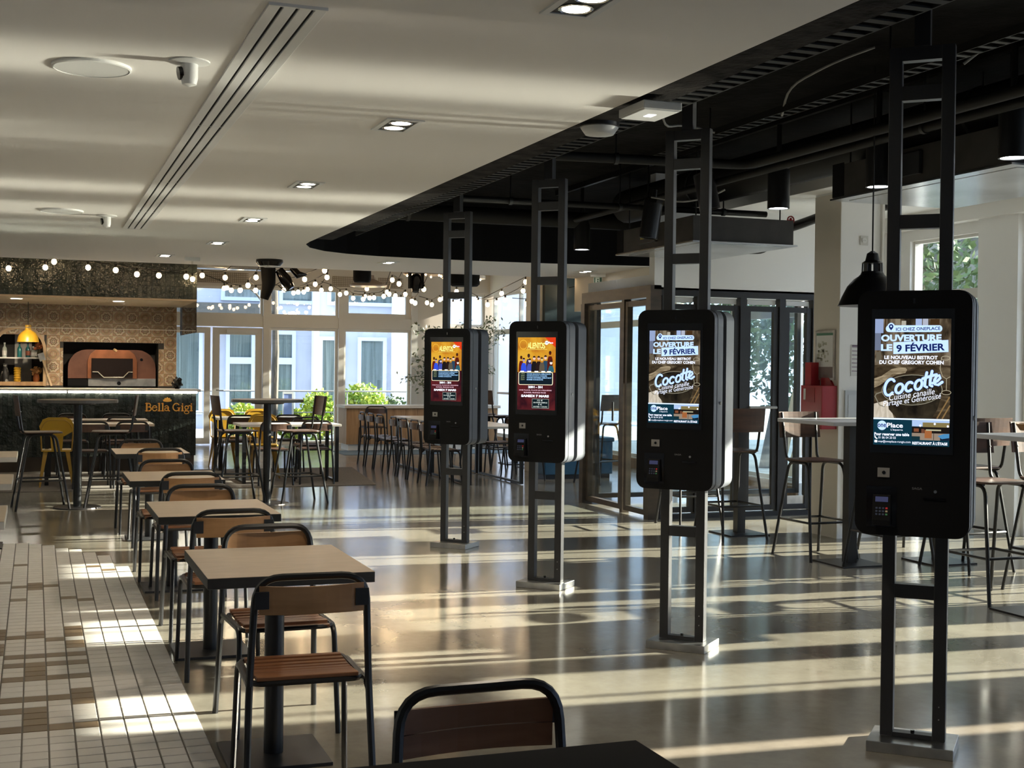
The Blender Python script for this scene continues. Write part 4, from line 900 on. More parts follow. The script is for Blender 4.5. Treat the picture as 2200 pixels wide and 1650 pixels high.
# back wall of patterned tiles with oven niche and arched shelf niche
BWY = 21.3
def inside_arch(x, z): return abs(x+.225) < .355 and 1.14 < z < 1.70 + .33*math.sqrt(max(0, 1-((x+.225)/.36)**2))
wl = MB(); wl.box(BX0-.3, 2.11, BWY+.62, BWY+.7, 0, 3.35).box(BX0-.3, 2.11, BWY, BWY+.62, 0, 1.12).box(.13, .41, BWY, BWY+.62, 1.12, 2.42).box(1.83, 2.11, BWY, BWY+.62, 1.12, 2.42).box(.41, 1.83, BWY, BWY+.62, 1.82, 2.42).box(BX0-.3, .13, BWY, BWY+.62, 2.06, 2.42).box(BX0-.3, -.59, BWY, BWY+.62, 1.12, 2.06).box(BX0-.3, 2.11, BWY, BWY+.62, 2.42, 3.35)
wb = struct(wl.build('wall_bar', mat('dark_niche_paint', (.022,.020,.018), .7)))
def encaustic(name, motif):
    M = mat(name, (.4,.3,.2), .5); b = bsdf(M); tc = N(M, 'ShaderNodeTexCoord'); sx = N(M, 'ShaderNodeSeparateXYZ'); L(M, tc.outputs['Object'], sx.inputs[0])
    def mth(op, a, c=None):
        n = N(M, 'ShaderNodeMath', operation=op)
        for i, q in enumerate((a, c)):
            if q is None: continue
            if isinstance(q, (int, float)): n.inputs[i].default_value = q
            else: L(M, q, n.inputs[i])
        return n.outputs[0]
    ax, az = mth('ABSOLUTE', sx.outputs['X']), mth('ABSOLUTE', sx.outputs['Z'])
    r = mth('SQRT', mth('ADD', mth('POWER', ax, 2), mth('POWER', az, 2))); dg = mth('MULTIPLY', mth('ADD', ax, az), .7071)
    ang = mth('ARCTAN2', sx.outputs['Z'], sx.outputs['X']); wob = mth('MULTIPLY', mth('COSINE', mth('MULTIPLY', ang, 8)), .006)
    rr = mth('MULTIPLY', mth('ADD', r, wob) if motif else mth('MAXIMUM', mth('MAXIMUM', ax, az), dg), 10.3)      # tile half = .097
    lo, mid, br, dk = (.50,.40,.28), (.34,.22,.12), (.19,.11,.055), (.10,.062,.036)
    st = [(0,lo),(.10,lo),(.11,dk),(.26,dk),(.27,lo),(.36,lo),(.37,br),(.56,br),(.57,lo),(.84,lo),(.86,br),(.92,br),(.93,mid)] if motif else [(0,br),(.12,br),(.13,mid),(.42,mid),(.43,br),(.50,br),(.51,mid),(.80,lo),(.84,br),(.90,br),(.91,lo)]
    rp = ramp(M, st); rp.color_ramp.interpolation = 'CONSTANT'; L(M, rr, rp.inputs[0])
    cross = mth('LESS_THAN', mth('MINIMUM', ax, az), .004); inn = mth('LESS_THAN', r, .028)
    mx = N(M, 'ShaderNodeMix', data_type='RGBA'); L(M, mth('MULTIPLY', cross, inn), mx.inputs[0]); L(M, rp.outputs[0], mx.inputs[6]); mx.inputs[7].default_value = (*lo, 1)
    oi = N(M, 'ShaderNodeTexNoise', Scale=40); L(M, tc.outputs['Object'], oi.inputs['Vector'])
    m2 = N(M, 'ShaderNodeMix', data_type='RGBA', blend_type='MULTIPLY'); m2.inputs[0].default_value = .5; L(M, mx.outputs[2], m2.inputs[6]); L(M, oi.outputs['Color'], m2.inputs[7]); L(M, m2.outputs[2], b.inputs['Base Color']); return M
ENC = [encaustic('encaustic_flower', True), encaustic('encaustic_square', False)]; ts = .1945
pm_ = {}
for i in range(15):
    for j in range(7):
        x, z = 2.11-ts*(i+.5), 1.145+ts*(j+.5)
        if z > 2.42: continue
        x0, x1, z0, z1 = x-ts/2+.001, x+ts/2-.001, z-ts/2+.001, min(z+ts/2-.001, 2.395)
        if x1 < BX0-.25: continue
        # cut tiles at the niches
        if x > .41 and x < 1.83 and z0 < 1.82:
            if z1 < 1.83: 
                if x0 < .41 or x1 > 1.83: x0, x1 = (x0, min(x1,.405)) if x0 < .41 else (max(x0,1.835), x1)
                else: continue
            else: z0 = 1.825
        if x <= .41 and x1 > .41 and z1 < 1.83: x1 = .405
        if x >= 1.83 and x0 < 1.83 and z1 < 1.83: x0 = 1.835
        if inside_arch(x, z) : continue
        if x1 - x0 < .02 or z1 - z0 < .02: continue
        k = (i+j) % 2; key = (k, round(x0-x,3), round(x1-x,3), round(z0-z,3), round(z1-z,3))
        if key not in pm_: pm_[key] = MB().box(x0-x, x1-x, -.009, .001, z0-z, z1-z).mesh('tile', ENC[k])
        link('tile', pm_[key], wb, (x, BWY, z))
ar = [(-.225+.385*math.cos(math.radians(a)), 1.70+.355*math.sin(math.radians(a))) for a in range(0, 181, 10)]; ar2 = [(-.225+.34*math.cos(math.radians(a)), 1.70+.31*math.sin(math.radians(a))) for a in range(180, -1, -10)]
MB().prism([(.16,1.14)]+ar+[(-.61,1.14),(-.565,1.14)]+ar2+[(.115,1.14)], .03, (0,BWY+.01,0), (1,0,0), (0,0,1)).build('arch_trim', mat('oak_arch', (.40,.27,.15), .5), wb)
MB().prism([(.16,1.70)]+ar[1:-1]+[(-.61,1.70),(-.61,2.07),(.16,2.07)], .004, (0,BWY+.006,0), (1,0,0), (0,0,1)).build('spandrel', ENC[1], wb)
MB().box(-.58, .12, BWY+.02, BWY+.3, 1.555, 1.575).build('shelf', WHITEPL, wb); MB().box(-.58, .12, BWY+.02, BWY+.3, 1.14, 1.20).build('shelf', OAK, wb)
MB().box(-.30, -.05, BWY+.56, BWY+.615, 1.2, 2.06).build('marble_panel', noisy('marble', (.34,.33,.31), (.46,.45,.42), 5, .4), wb)
bot = [('clear bottle with round stopper at the shelf end by the picture edge',-.44,(.46,.50,.48)),('tall teal bottle on the arched shelf behind the yellow lamp',-.225,(.02,.16,.16)),('slim teal bottle beside the marble strip on the arched shelf',-.105,(.02,.13,.14)),('squat clear bottle under the yellow lamp',.0-.03,(.40,.42,.38)),('second squat clear bottle under the yellow lamp, darker base',.035,(.26,.28,.24))]
for i, (lab, x, c) in enumerate(bot):
    t = thing('bottle', lab, 'bottle', (x, BWY+.12, 1.575), 0, 'bottles on the arched shelf'); h = .21 if i < 3 else .16; r = .034 if i < 3 else .04; M_ = mat('bottle_glass_%d' % i, c, .1, 0, .6)
    MB().lathe([(r,0),(r,h*.6),(r*.8,h*.7),(.012,h*.8),(.012,h*.97),(.001,h*.97)], 14).build('body', M_, t); MB().lathe([(.014,h*.97),(.014,h*1.06),(.001,h*1.06)], 10).build('stopper', WHITEPL if i in (0,3) else BLACKP, t); MB().lathe([(r+.001,h*.15),(r+.001,h*.48)], 14).build('paper_label', PAPER if i != 2 else mat('rust_label', (.4,.14,.08), .6), t) if i != 1 else None
def vase(lab, x, z, c1, c2, sd_):
    t = thing('flower_vase', lab, 'vase', (x, BWY+.1, z)); MB().lathe([(.045,0),(.055,.06),(.04,.12),(.045,.13)], 14).build('vase', mat('vase_glass_%d' % sd_, c1, .15), t); leaves_mb((0,0,.16), (.07,.06,.06), 70, .05, sd_, 2).build('flowers', mat('dried_flower_%d' % sd_, c2, .7), t, kind='stuff')
vase('small vase of orange flowers at the inner end of the upper shelf', .075, 1.575, (.06,.05,.02), (.42,.14,.05), 3); vase('amber vase of dried flowers on the lower arched shelf', .02, 1.20, (.16,.05,.015), (.36,.18,.06), 4)
ys = thing('cup_stack', 'stack of yellow ribbed cups on the lower arched shelf', 'cups', (-.255, BWY+.1, 1.20))
for k in range(6): MB().lathe([(.045,0),(.054,.018),(.045,.036)], 16, (0,0,.037*k)).build('cup', YELLOW, ys)
bx_ = thing('black_vase', 'black and white dark vase at the picture edge on the lower shelf', 'vase', (-.43, BWY+.1, 1.20)); MB().lathe([(.05,0),(.06,.12),(.03,.22),(.04,.28),(.001,.28)], 14).build('body', noisy('mottled_black', (.012,.012,.012), (.3,.29,.27), 14, .4, lo=.55, hi=.62), bx_)
pl_ = thing('pizza_peel', 'long handled pizza peel leaning between the arch and the oven', 'peel', (.24, BWY-.03, 1.14)); MB().obox((0,0,0),(-.13,.0,.40), .028, .018, (0,1,0)).build('handle', LUMBER, pl_); MB().obox((-.125,0,.385),(-.165,0,.50), .09, .006, (0,1,0)).build('blade', STEEL, pl_)
yl = thing('pendant_lamp', 'yellow dome pendant lamp hanging in front of the arched shelf', 'lamp', (-.10, 20.6, 1.80))
MB().lathe([(.155,0),(.15,.03),(.135,.09),(.10,.14),(.05,.175),(.042,.18),(.042,.25),(.03,.25),(.001,.25)], 28).build('shade', YELLOW, yl); MB().lathe([(.001,.012),(.13,.012),(.148,.003)], 28).build('lens', emitter('lamp_inside', (1,.80,.40), 6), yl); MB().tube([(0,0,.25),(0,0,.595)], .006, 6).build('cord', CABLEM, yl)
# the copper oven
ov = thing('pizza_oven', 'copper domed pizza oven with black glass door in the dark niche', 'oven', (1.14, BWY+.02, 1.14))
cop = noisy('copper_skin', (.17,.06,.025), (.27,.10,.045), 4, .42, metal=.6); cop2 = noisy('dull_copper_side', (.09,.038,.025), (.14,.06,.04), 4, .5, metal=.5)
dome = [(-.66,.12)] + [(-.66+.0,.22)] + [(-.38+.28*math.cos(math.radians(a))*1.0, .28+.29*math.sin(math.radians(a))) for a in range(180, 89, -15)] + [(.38+.28*math.cos(math.radians(a)), .28+.29*math.sin(math.radians(a))) for a in range(90, -1, -15)] + [(.66,.12)]
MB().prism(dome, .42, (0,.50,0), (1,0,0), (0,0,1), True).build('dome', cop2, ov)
inn = [(-.37,.12),(-.37,.40),(-.33,.50),(-.25,.565),(.25,.565),(.33,.50),(.37,.40),(.37,.12)]; MB().prism(inn, .06, (0,.085,0), (1,0,0), (0,0,1), True).build('front', cop, ov)
dr = MB().box(-.315, .305, .0, .03, .13, .435).build('door', mat('oven_glass', (.016,.010,.008), .12), ov, .004); MB().tube([(-.30,-.035,.225),(-.22,-.035,.225),(-.13,-.035,.14),(.16,-.035,.14),(.24,-.035,.225),(.30,-.035,.225)], .011, 8).build('door_handle', CHROME, dr)
MB().box(-.36, .66, .06, .5, 0, .12).build('base', STEEL, ov); MB().box(-.66, -.37, .1, .5, 0, .11).build('base_side', BLACKP, ov); MB().lathe([(.03,-.012),(.03,0)], 16, (0,0,0)).build('dial', KGLOSS, ov, 0, (.10,.048,.045), (PI/2,0,0)); MB().cyl((.44,.08,.42),(.44,.06,.42),.022,12).build('knob', KGLOSS, ov)
MB().tube([(.06,.02,.55),(.02,.0,.58)], .02, 8).build('thermometer', mat('gauge', (.6,.4,.2), .4), ov)
pg = thing('counter_plant', 'small dark dried plant on the corner of the bar top', 'plant', (1.93, 19.35, 1.14)); leaves_mb((0,0,.075), (.07,.06,.07), 160, .04, 14, 2).build('foliage', mat('dark_dried_leaf', (.03,.03,.028), .8), pg, kind='stuff'); MB().lathe([(.03,0),(.035,.03),(.001,.03)], 10).build('pot', BLACKP, pg)

# ================================================================== STRINGS OF BULBS
def string_light(label, pts, sag=.18, hang=None):
    """pts: bulb places; the cable dips between its fixings"""
    t = thing('string_light', label, 'lights', (0,0,0), 0, 'bulb strings under the hall ceiling'); P_ = [Vector(p) for p in pts]
    cb = [p + Vector((0,0,.075)) for p in P_]
    if hang: cb = [Vector(hang[0])] + cb + [Vector(hang[1])]
    MB().tube(fillet(cb, .12, 3), .006, 6).build('cable', CABLEM, t)
    for p in P_:
        b = link('bulb', BULB, t, p); link('socket', SOCK, b)
BULB = MB().sphere((0,0,0), .034, 12, 8, 1.12).mesh('bulb', BULBM); SOCK = MB().lathe([(.001,.080),(.015,.076),(.017,.035),(.012,.03)], 8).mesh('socket', CABLEM)
def px(u, v, d):                                                # metres at distance d along the view, for the hanging bulbs
    k = Vector((0,0,CAM_H)) + (Fw + Rt*(u-1100)/F_PX - Up*(v-825)/F_PX)*d; return (round(k.x,2), round(k.y,2), round(k.z,2))
def up(p): return (p[0], p[1], 3.345 if p[1] > 17.0 else 2.765)
ST = [('string of bulbs in front of the tiled bulkhead, upper one', [(19,577),(97,574),(116,563),(189,575),(248,581),(295,589),(341,592),(400,595)], 17.4, 17.6, (-40,545), (470,571)),
 ('string of bulbs in front of the tiled bulkhead, lower one', [(99,587),(125,577),(157,586),(259,591),(414,599),(435,591),(483,597)], 18.0, 18.6, (60,556), (560,575)),
 ('string of bulbs rising to the ceiling above the white doors', [(482,619),(497,624),(515,624),(550,624),(533,613),(550,596)], 20.0, 18.2, (470,600), (600,560)),
 ('string of bulbs sagging across the first tall window', [(488,618),(517,623),(582,621),(610,623),(630,629),(652,627),(661,621),(690,624)], 21.4, 21.8, (440,590), (720,610)),
 ('string of bulbs climbing past the black light rig', [(610,612),(655,600),(698,581)], 20.4, 18.4, (580,620), (740,560)),
 ('second string of bulbs climbing beside the black light rig', [(641,627),(677,611),(702,596)], 21.2, 19.2, (600,625), (745,565)),
 ('lowest string of bulbs across the second window', [(710,620),(730,632),(744,630),(759,641),(780,643),(794,640),(803,639),(824,637)], 22.2, 21.6, (690,605), (850,622)),
 ('string of bulbs rising toward the round black speaker', [(784,636),(788,621),(831,628),(836,632),(843,602),(858,610)], 22.8, 19.4, (760,625), (890,570)),
 ('string of bulbs above the last window bay', [(850,635),(871,632),(861,644),(885,647),(892,651),(911,622),(858,610)][:6], 21.6, 20.2, (840,625), (945,600)),
 ('string of bulbs over the olive tree', [(917,651),(928,654),(945,644),(953,641),(973,653),(990,653),(980,627)], 22.4, 21.4, (900,636), (1010,610)),
 ('string of bulbs behind the two party poster kiosks', [(1025,645),(1027,650),(1047,654),(1067,650),(1086,644),(1124,625)], 22.0, 20.5, (1005,625), (1150,600)),
 ('string of bulbs rising to the ceiling between the two party poster kiosks', [(1078,631),(1130,605),(1124,653),(1203,593)][:2]+[(1203,593)], 20.4, 18.4, (1040,640), (1230,575)),
 ('short string with one bulb beside the green pillar', [(1130,653),(1248,623)], 20.2, 18.6, (1100,640), (1275,603))]
for lab, bl, d0, d1, a, b in ST:
    n = len(bl); string_light(lab, [px(u, v, d0+(d1-d0)*i/max(1,n-1)) for i, (u, v) in enumerate(bl)], hang=(px(a[0], a[1], d0), up(px(b[0], b[1], d1))))

# ================================================================== UNDER THE CEILINGS
def downlight(label, x, y, spot=True):
    t = thing('downlight', label, 'light', (x, y, CZ), 0, 'square twin downlights in the white ceiling'); f = MB()
    for s in (-1, 1): f.box(s*.085-.014, s*.085+.014, -.175, .175, -.008, .004).box(-.0705, .0705, s*.16-.015, s*.16+.015, -.008, .004)
    f.build('frame', WHITEPL, t); MB().box(-.0705, .0705, -.145, .145, -.003, .003).build('backing', METDK, t)
    for s in (-1, 1):
        l = MB().lathe([(.064,-.006),(.058,-.009),(.05,-.006)], 20, (0,s*.072,0)).build('ring', CHROME, t); MB().lathe([(.001,-.0075),(.05,-.0065)], 20, (0,s*.072,0)).build('lens', LAMPW, l)
    if spot:
        s_ = bpy.data.lights.new('downlight_beam', 'SPOT'); s_.energy = 38; s_.spot_size = 1.9; s_.spot_blend = .6; s_.color = (1,.85,.66); s_.shadow_soft_size = .05; o = bpy.data.objects.new('downlight_beam', s_); COL.objects.link(o); o.parent = t; o.location = (0,0,-.03)
for y, lab in ((4.18,'twin downlight cut by the upper picture edge'),(6.66,'twin downlight between the slot diffuser and the ceiling edge, second of the line'),(9.12,'twin downlight in the white ceiling, third of the line'),(11.5,'twin downlight in the white ceiling, fourth of the line'),(13.85,'twin downlight in the white ceiling, fifth of the line')): downlight(lab, 1.78, y)
downlight('twin downlight near the far ceiling edge above the bar', 1.42, 15.75); downlight('twin downlight near the far ceiling edge above the window hall', 4.05, 15.5); downlight('twin downlight beside the exit sign above the lobby doors', 6.75, 15.7)
sd_ = thing('slot_diffuser', 'long white three-slot air diffuser running along the ceiling', 'vent', (.865, 8.65, CZ))
for i in range(4): MB().box(-.105+i*.0555, -.105+i*.0555+.0430, -4.05, 4.05, -.010, 0).build('slat', WHITEPL, sd_, .002)
MB().box(-.10, .10, -4.045, 4.045, -.0025, -.0015).build('duct_shadow', BLACKP, sd_)
for y in (-4.06, 4.05): MB().box(-.105, .105, y, y+.012, -.011, 0).build('end_cap', WHITEPL, sd_)
for y in (-1.6, .7, 2.6): MB().box(-.104, .104, y, y+.004, -.0105, -.009).build('joint_strip', WHITEPL, sd_)
def grid_disc(lab, x, y, r):
    t = thing('ceiling_speaker', lab, 'speaker', (x, y, CZ), 0, 'round speakers in the white ceiling'); MB().lathe([(.001,-.012),(r*.93,-.012),(r*.95,-.009)], 40).build('grille', FABRIC, t); MB().lathe([(r*.95,-.006),(r*.95,-.014),(r,-.011),(r,.002)], 40).build('rim', WHITEPL, t)
def sensor(lab, x, y):
    t = thing('ceiling_sensor', lab, 'camera', (x, y, CZ), 0, 'small swivel sensors under the white ceiling'); MB().lathe([(.085,.002),(.085,-.006),(.05,-.014),(.001,-.014)], 24).build('rose', WHITEPL, t); MB().lathe([(.036,-.012),(.036,-.07),(.030,-.098),(.001,-.108)], 18).build('body', WHITEPL, t); MB().cyl((-.046,-.004,-.055),(-.03,-.002,-.052),.028,14).build('lens', KGLOSS, t)
grid_disc('round white ceiling speaker nearer the camera, left of the slot diffuser', .22, 5.88, .165); grid_disc('small looking round ceiling speaker farther off above the bar side', .20, 11.52, .175)
sensor('white swivel sensor hanging beside the slot diffuser, nearer one', .60, 5.62); sensor('white swivel sensor hanging beside the slot diffuser, farther one', .57, 11.75)
eb = thing('emergency_light', 'white exit light box with clear plate hanging before the tiled bulkhead', 'sign', (1.75, 15.9, CZ)); MB().box(-.09,.09,-.03,.03,-.045,.002).build('body', WHITEPL, eb, .004); MB().box(-.012,.012,-.004,.004,-.17,-.045).build('clear_plate', PANEL_S, eb)
ex = thing('exit_sign', 'small exit sign hanging from the ceiling over the bronze lobby doors', 'sign', (7.02, 15.9, CZ), -.35); MB().box(-.10,.10,-.03,.03,-.05,.002).build('body', WHITEPL, ex, .004); MB().box(-.055,.055,-.005,.005,-.20,-.05).build('plate', mat('exit_plate', (.50,.56,.50), .4), ex)
gm = mat('exit_green', (.03,.08,.05), .5); mb = MB(); mb.box(-.05,-.035,-.0065,-.005,-.19,-.06); mb.box(.022,.05,-.0065,-.005,-.19,-.06); mb.sphere((0,-.006,-.085),.010,8,5,1); mb.obox((0,-.006,-.10),(-.006,-.006,-.14),.014,.002,(0,1,0)); mb.obox((-.006,-.006,-.14),(-.022,-.006,-.178),.008,.002,(0,1,0)); mb.obox((-.006,-.006,-.14),(.014,-.006,-.175),.008,.002,(0,1,0)); mb.build('pictogram', gm, ex)
dm = thing('dome_camera', 'black dome under the far white ceiling near the light rig', 'camera', (2.65, 15.8, CZ)); MB().lathe([(.16,.002),(.165,-.03),(.13,-.075),(.05,-.09),(.001,-.092)], 24).build('dome', KGLOSS, dm); MB().lathe([(.13,-.070),(.05,-.093),(.048,-.095),(.12,-.078)], 24).build('rim', WHITEPL, dm)
def hung(o, x, y, z0, z1): MB().cyl((x,y,z0),(x,y,z1),.012,8).build('rod', METBLK, o)
for lab, x, y, z, r in (('round black loudspeaker hanging before the wall grille',4.25,17.7,2.76,.125),('round black loudspeaker hanging behind the smallest kiosk post',5.58,17.2,2.72,.21)):
    t = thing('loudspeaker', lab, 'speaker', (x, y, z)); MB().lathe([(r*.8,.10),(r,.07),(r,-.07),(r*.85,-.10),(.001,-.10)], 24).build('cabinet', BLACKP, t); hung(t, 0, 0, .08, 3.35-z)
mh = thing('moving_head_light', 'black moving head stage light under the hall ceiling', 'light', (4.94, 17.4, 2.62)); MB().box(-.10,.10,-.09,.09,.17,.27).build('base', BLACKP, mh, .01); MB().box(-.10,-.075,-.05,.05,-.04,.18).build('yoke_arm', BLACKP, mh); MB().box(.075,.10,-.05,.05,-.04,.18).build('yoke_arm', BLACKP, mh); MB().tube([(0,.02,.14),(0,-.02,.04),(-.02,-.05,-.09)], [.06,.075,.05], 14).build('head', KGLOSS, mh); hung(mh, 0, 0, .27, .73)
rg = thing('stage_light_rig', 'cluster of black stage lights and cloth hanging before the windows', 'light', (3.2, 18.9, 2.55))
MB().box(-.55,.30,-.1,.12,.36,.50).build('truss', BLACKP, rg); MB().tube([(-.05,0,.38),(-.04,0,.12),(-.10,.02,-.10)], [.11,.10,.06], 12).build('cloth', BLACKP, rg); MB().tube([(.10,-.02,.33),(.20,-.04,.18),(.27,-.06,.06)], [.06,.09,.06], 12).build('lamp_head', KGLOSS, rg); MB().tube([(.30,0,.36),(.38,-.05,.26),(.50,-.05,.27)], [.05,.06,.012], 10).build('lamp_head', KGLOSS, rg); MB().tube([(.1,0,.1),(.2,0,.02),(.32,0,.05)], .008, 6).build('cable', CABLEM, rg); hung(rg, 0, 0, .5, .8)
for n, (x, y, z, r) in enumerate(((5.7,19.6,2.95,.34),(6.6,20.4,3.0,.36),(4.95,20.2,2.78,.30))):
    t = thing('hall_lamp', ('flat brown disc lamp with small bulbs under the hall ceiling','pale ring lamp with small bulbs under the hall ceiling','grey flared hood lamp behind the moving head light')[n], 'light', (x, y, z))
    MB().lathe([(.09,.16),(.10,.10),(r*.8,.03),(r,0),(r*.96,-.02),(.001,-.02)] if n != 1 else [(r*.7,0),(r,0),(r,-.05),(r*.7,-.05)], 32).build('shade', (mat('brown_shade', (.13,.09,.06), .5), WHITEPL, mat('grey_shade', (.16,.14,.13), .4))[n], t); hung(t, 0 if n != 1 else r*.85, 0, .0, 3.35-z)
    if n < 2:
        for k in range(7): MB().sphere((r*.8*math.cos(k*.9), r*.8*math.sin(k*.9), -.06 if n else -.032),.014,8,5).build('bulb', BULBM, t)
ht = thing('heater_bar', 'shiny metal ventilation bar behind the bulkhead under the hall ceiling', 'vent', (2.6, 20.6, 2.98)); MB().box(-1.2,1.2,-.15,.15,0,.12).build('body', GALV, ht, .02); hung(ht, .8, 0, .12, .368); hung(ht, -.8, 0, .12, .368)

# black technical zone
ctray = thing('cable_tray', 'perforated black cable tray running along the white ceiling edge', 'tray', (2.93, 5.2, 2.80))
for s in (-1, 1): MB().box(s*.075-.004, s*.075+.004, -5, 7.6, 0, .06).build('side_rail', TRAYM, ctray)
rm = MB().box(-.071,.071,-.022,.022,0,.008).mesh('rung', TRAYM)
for i in range(88): link('rung', rm, ctray, (0, -1.6+i*.1, 0))
for y in (-.9, 1.1, 3.1, 5.1, 7.0): MB().cyl((0,y,.008),(0,y,.65),.008,6).build('hanger_rod', METBLK, ctray)
def pipe(name, label, pts, r, cat='pipe', m_=DUCTM, rings=0):
    t = thing(name, label, cat, (0,0,0)); MB().tube(fillet(pts, max(.15, r*1.5), 5), r, 14).build('run', m_, t)
    a = Vector(pts[0]); b = Vector(pts[-1])
    for k in (.15, .5, .85):
        q = a.lerp(b, k) if len(pts) == 2 else Vector(pts[0]).lerp(Vector(pts[1]), k); MB().cyl((q.x,q.y,q.z),(q.x,q.y,SLAB),.007,6).build('hanger_rod', METBLK, t); dd = (Vector(pts[1])-a).normalized(); MB().tube([q-dd*.015, q+dd*.015], r+.008, 14).build('clamp', METDK, t)
pipe('air_duct', 'large round black duct above the cylinder spotlights', [(5.75,1.5,3.18),(5.75,12.3,3.18)], .17, 'duct'); pipe('water_pipe', 'black pipe crossing from the ceiling edge and bending along the hall', [(2.95,8.85,3.04),(5.02,8.6,3.04),(5.02,1.2,3.04)], .035); pipe('water_pipe', 'second black pipe running beside the large duct', [(5.22,1.2,3.03),(5.22,12.4,3.03)], .03); pipe('air_duct', 'black duct crossing before the curved black wall', [(2.8,12.75,3.06),(7.6,12.6,3.06)], .085, 'duct'); pipe('water_pipe', 'thin black pipe above the two farther kiosks', [(3.5,10.9,2.98),(6.5,10.8,2.98)], .028)
t2 = thing('cable_tray', 'narrow black cable tray hanging in the middle of the black zone', 'tray', (4.52, 6.5, 3.15))
for s in (-1, 1): MB().box(s*.05-.003, s*.05+.003, -5, 3.0, 0, .045).build('side_rail', TRAYM, t2)
rm2 = MB().box(-.047,.047,-.018,.018,0,.006).mesh('rung', TRAYM)
for i in range(60): link('rung', rm2, t2, (0, -3+i*.1, 0))
for y in (-2.5, -.3, 2.0): MB().cyl((0,y,.006),(0,y,.30),.006,6).build('hanger_rod', METBLK, t2)
for n, pts in enumerate((((4.5,7.3,3.14),(4.42,7.1,3.28),(4.55,6.8,3.38),(4.7,6.6,3.44)),((4.4,8.0,3.14),(4.2,8.1,3.2),(4.0,8.0,3.14),(3.9,7.8,3.45)),((4.62,5.7,3.14),(4.8,5.55,3.32),(5.0,5.5,3.30),(5.1,5.3,3.12)),((4.9,10.0,2.96),(5.1,9.8,2.9),(5.3,9.7,2.95),(5.38,9.6,3.0)),((3.0,6.3,2.86),(3.2,6.25,3.0),(3.15,6.1,3.2),(3.1,6.0,3.45)))):
    tag(MB().tube(fillet(pts,.15,4), .008, 6).build('loose_cable', GREYC), ('loose grey cable curling up from the narrow tray','loose grey cable hooped over the crossing pipe','grey cable loop at the upper right picture corner','grey cable hanging between the posts of the second kiosk','loose cable beside the square white wall light')[n], 'cable')
def casing(label, x0, x1, y0, y1, z0, z1):
    t = thing('air_unit', label, 'vent', ((x0+x1)/2, (y0+y1)/2, z0)); a, b, h = (x1-x0)/2, (y1-y0)/2, z1-z0
    MB().box(-a, a, -b, b, .012, h).build('casing', ACBOX, t, .004); MB().box(-a-.01, a+.03, -b-.02, b+.02, 0, .012).build('bottom_sheet', GALV, t); MB().box(-a-.004, -a, b-.14, b, .02, h+.01).build('end_cap', BLACKP, t); MB().box(-a-.03, -a, -.1, .25, .06, h-.04).build('control_box', METDK, t, .003); MB().box(-a-.032, -a-.03, .12, .2, .10, .14).build('sticker', mat('yellow_sticker', (.5,.4,.08), .6) if 'yellow_sticker' not in bpy.data.materials else bpy.data.materials['yellow_sticker'], t)
    MB().box(-a+.1, a-.1, -b+.06, b-.06, -.003, 0).build('hatch_sheet', GALV, t, .001)
    for sx in (-1, 1):
        for sy in (-1, 1): MB().cyl((sx*(a-.08),sy*(b-.1),h),(sx*(a-.08),sy*(b-.1),SLAB-z0),.006,6).build('hanger_rod', METBLK, t)
    return t
u1 = casing('long grey air handling unit with shiny bottom behind the nearest kiosk post', 5.46, 6.50, 6.3, 8.15, 2.745, 2.995); casing('grey air handling unit with shiny bottom behind the second kiosk post', 5.30, 6.30, 10.0, 11.55, 2.60, 2.83)
gb2 = thing('grey_filter_box', 'plain grey box with red warning sticker above the shiny unit bottom', 'box', (6.1, 6.15, 2.76)); MB().box(-.4,.4,-.14,.14,0,.29).build('casing', mat('grey_casing', (.10,.105,.11), .5), gb2, .004); MB().box(-.17,-.06,-.142,-.14,.17,.25).build('sticker', PAPER, gb2); MB().box(-.16,-.07,-.1435,-.142,.18,.215).build('sticker_text', mat('sticker_red', (.30,.02,.03), .5), gb2); MB().cyl((0,0,.29),(0,0,.69),.007,6).build('hanger_rod', METBLK, gb2)
hs = thing('insulated_hose', 'thick black insulated hose curving out of the second air unit', 'pipe', (0,0,0)); MB().tube(fillet([(6.1,11.0,2.92),(6.45,10.9,2.80),(6.75,10.8,2.86),(7.1,10.5,3.02),(7.5,10.3,3.06)], .3, 6), .045, 12).build('hose', METBLK, hs); MB().tube(fillet([(6.25,11.1,2.66),(6.6,10.95,2.66),(6.62,10.9,2.84)], .2, 6), .04, 12).build('hose', METBLK, hs)
vv = thing('pipe_valve', 'small red valve wheel on the insulated hose', 'valve', (6.72,10.72,2.93)); MB().tube(arcp := [(.035*math.cos(a*.524),0,.035*math.sin(a*.524)) for a in range(12)], .007, 6, True).build('wheel', REDM, vv); MB().cyl((0,0,-.06),(0,0,.02),.012,8).obox((-.03,0,0),(.03,0,0),.008,.008).build('stem', REDM, vv)
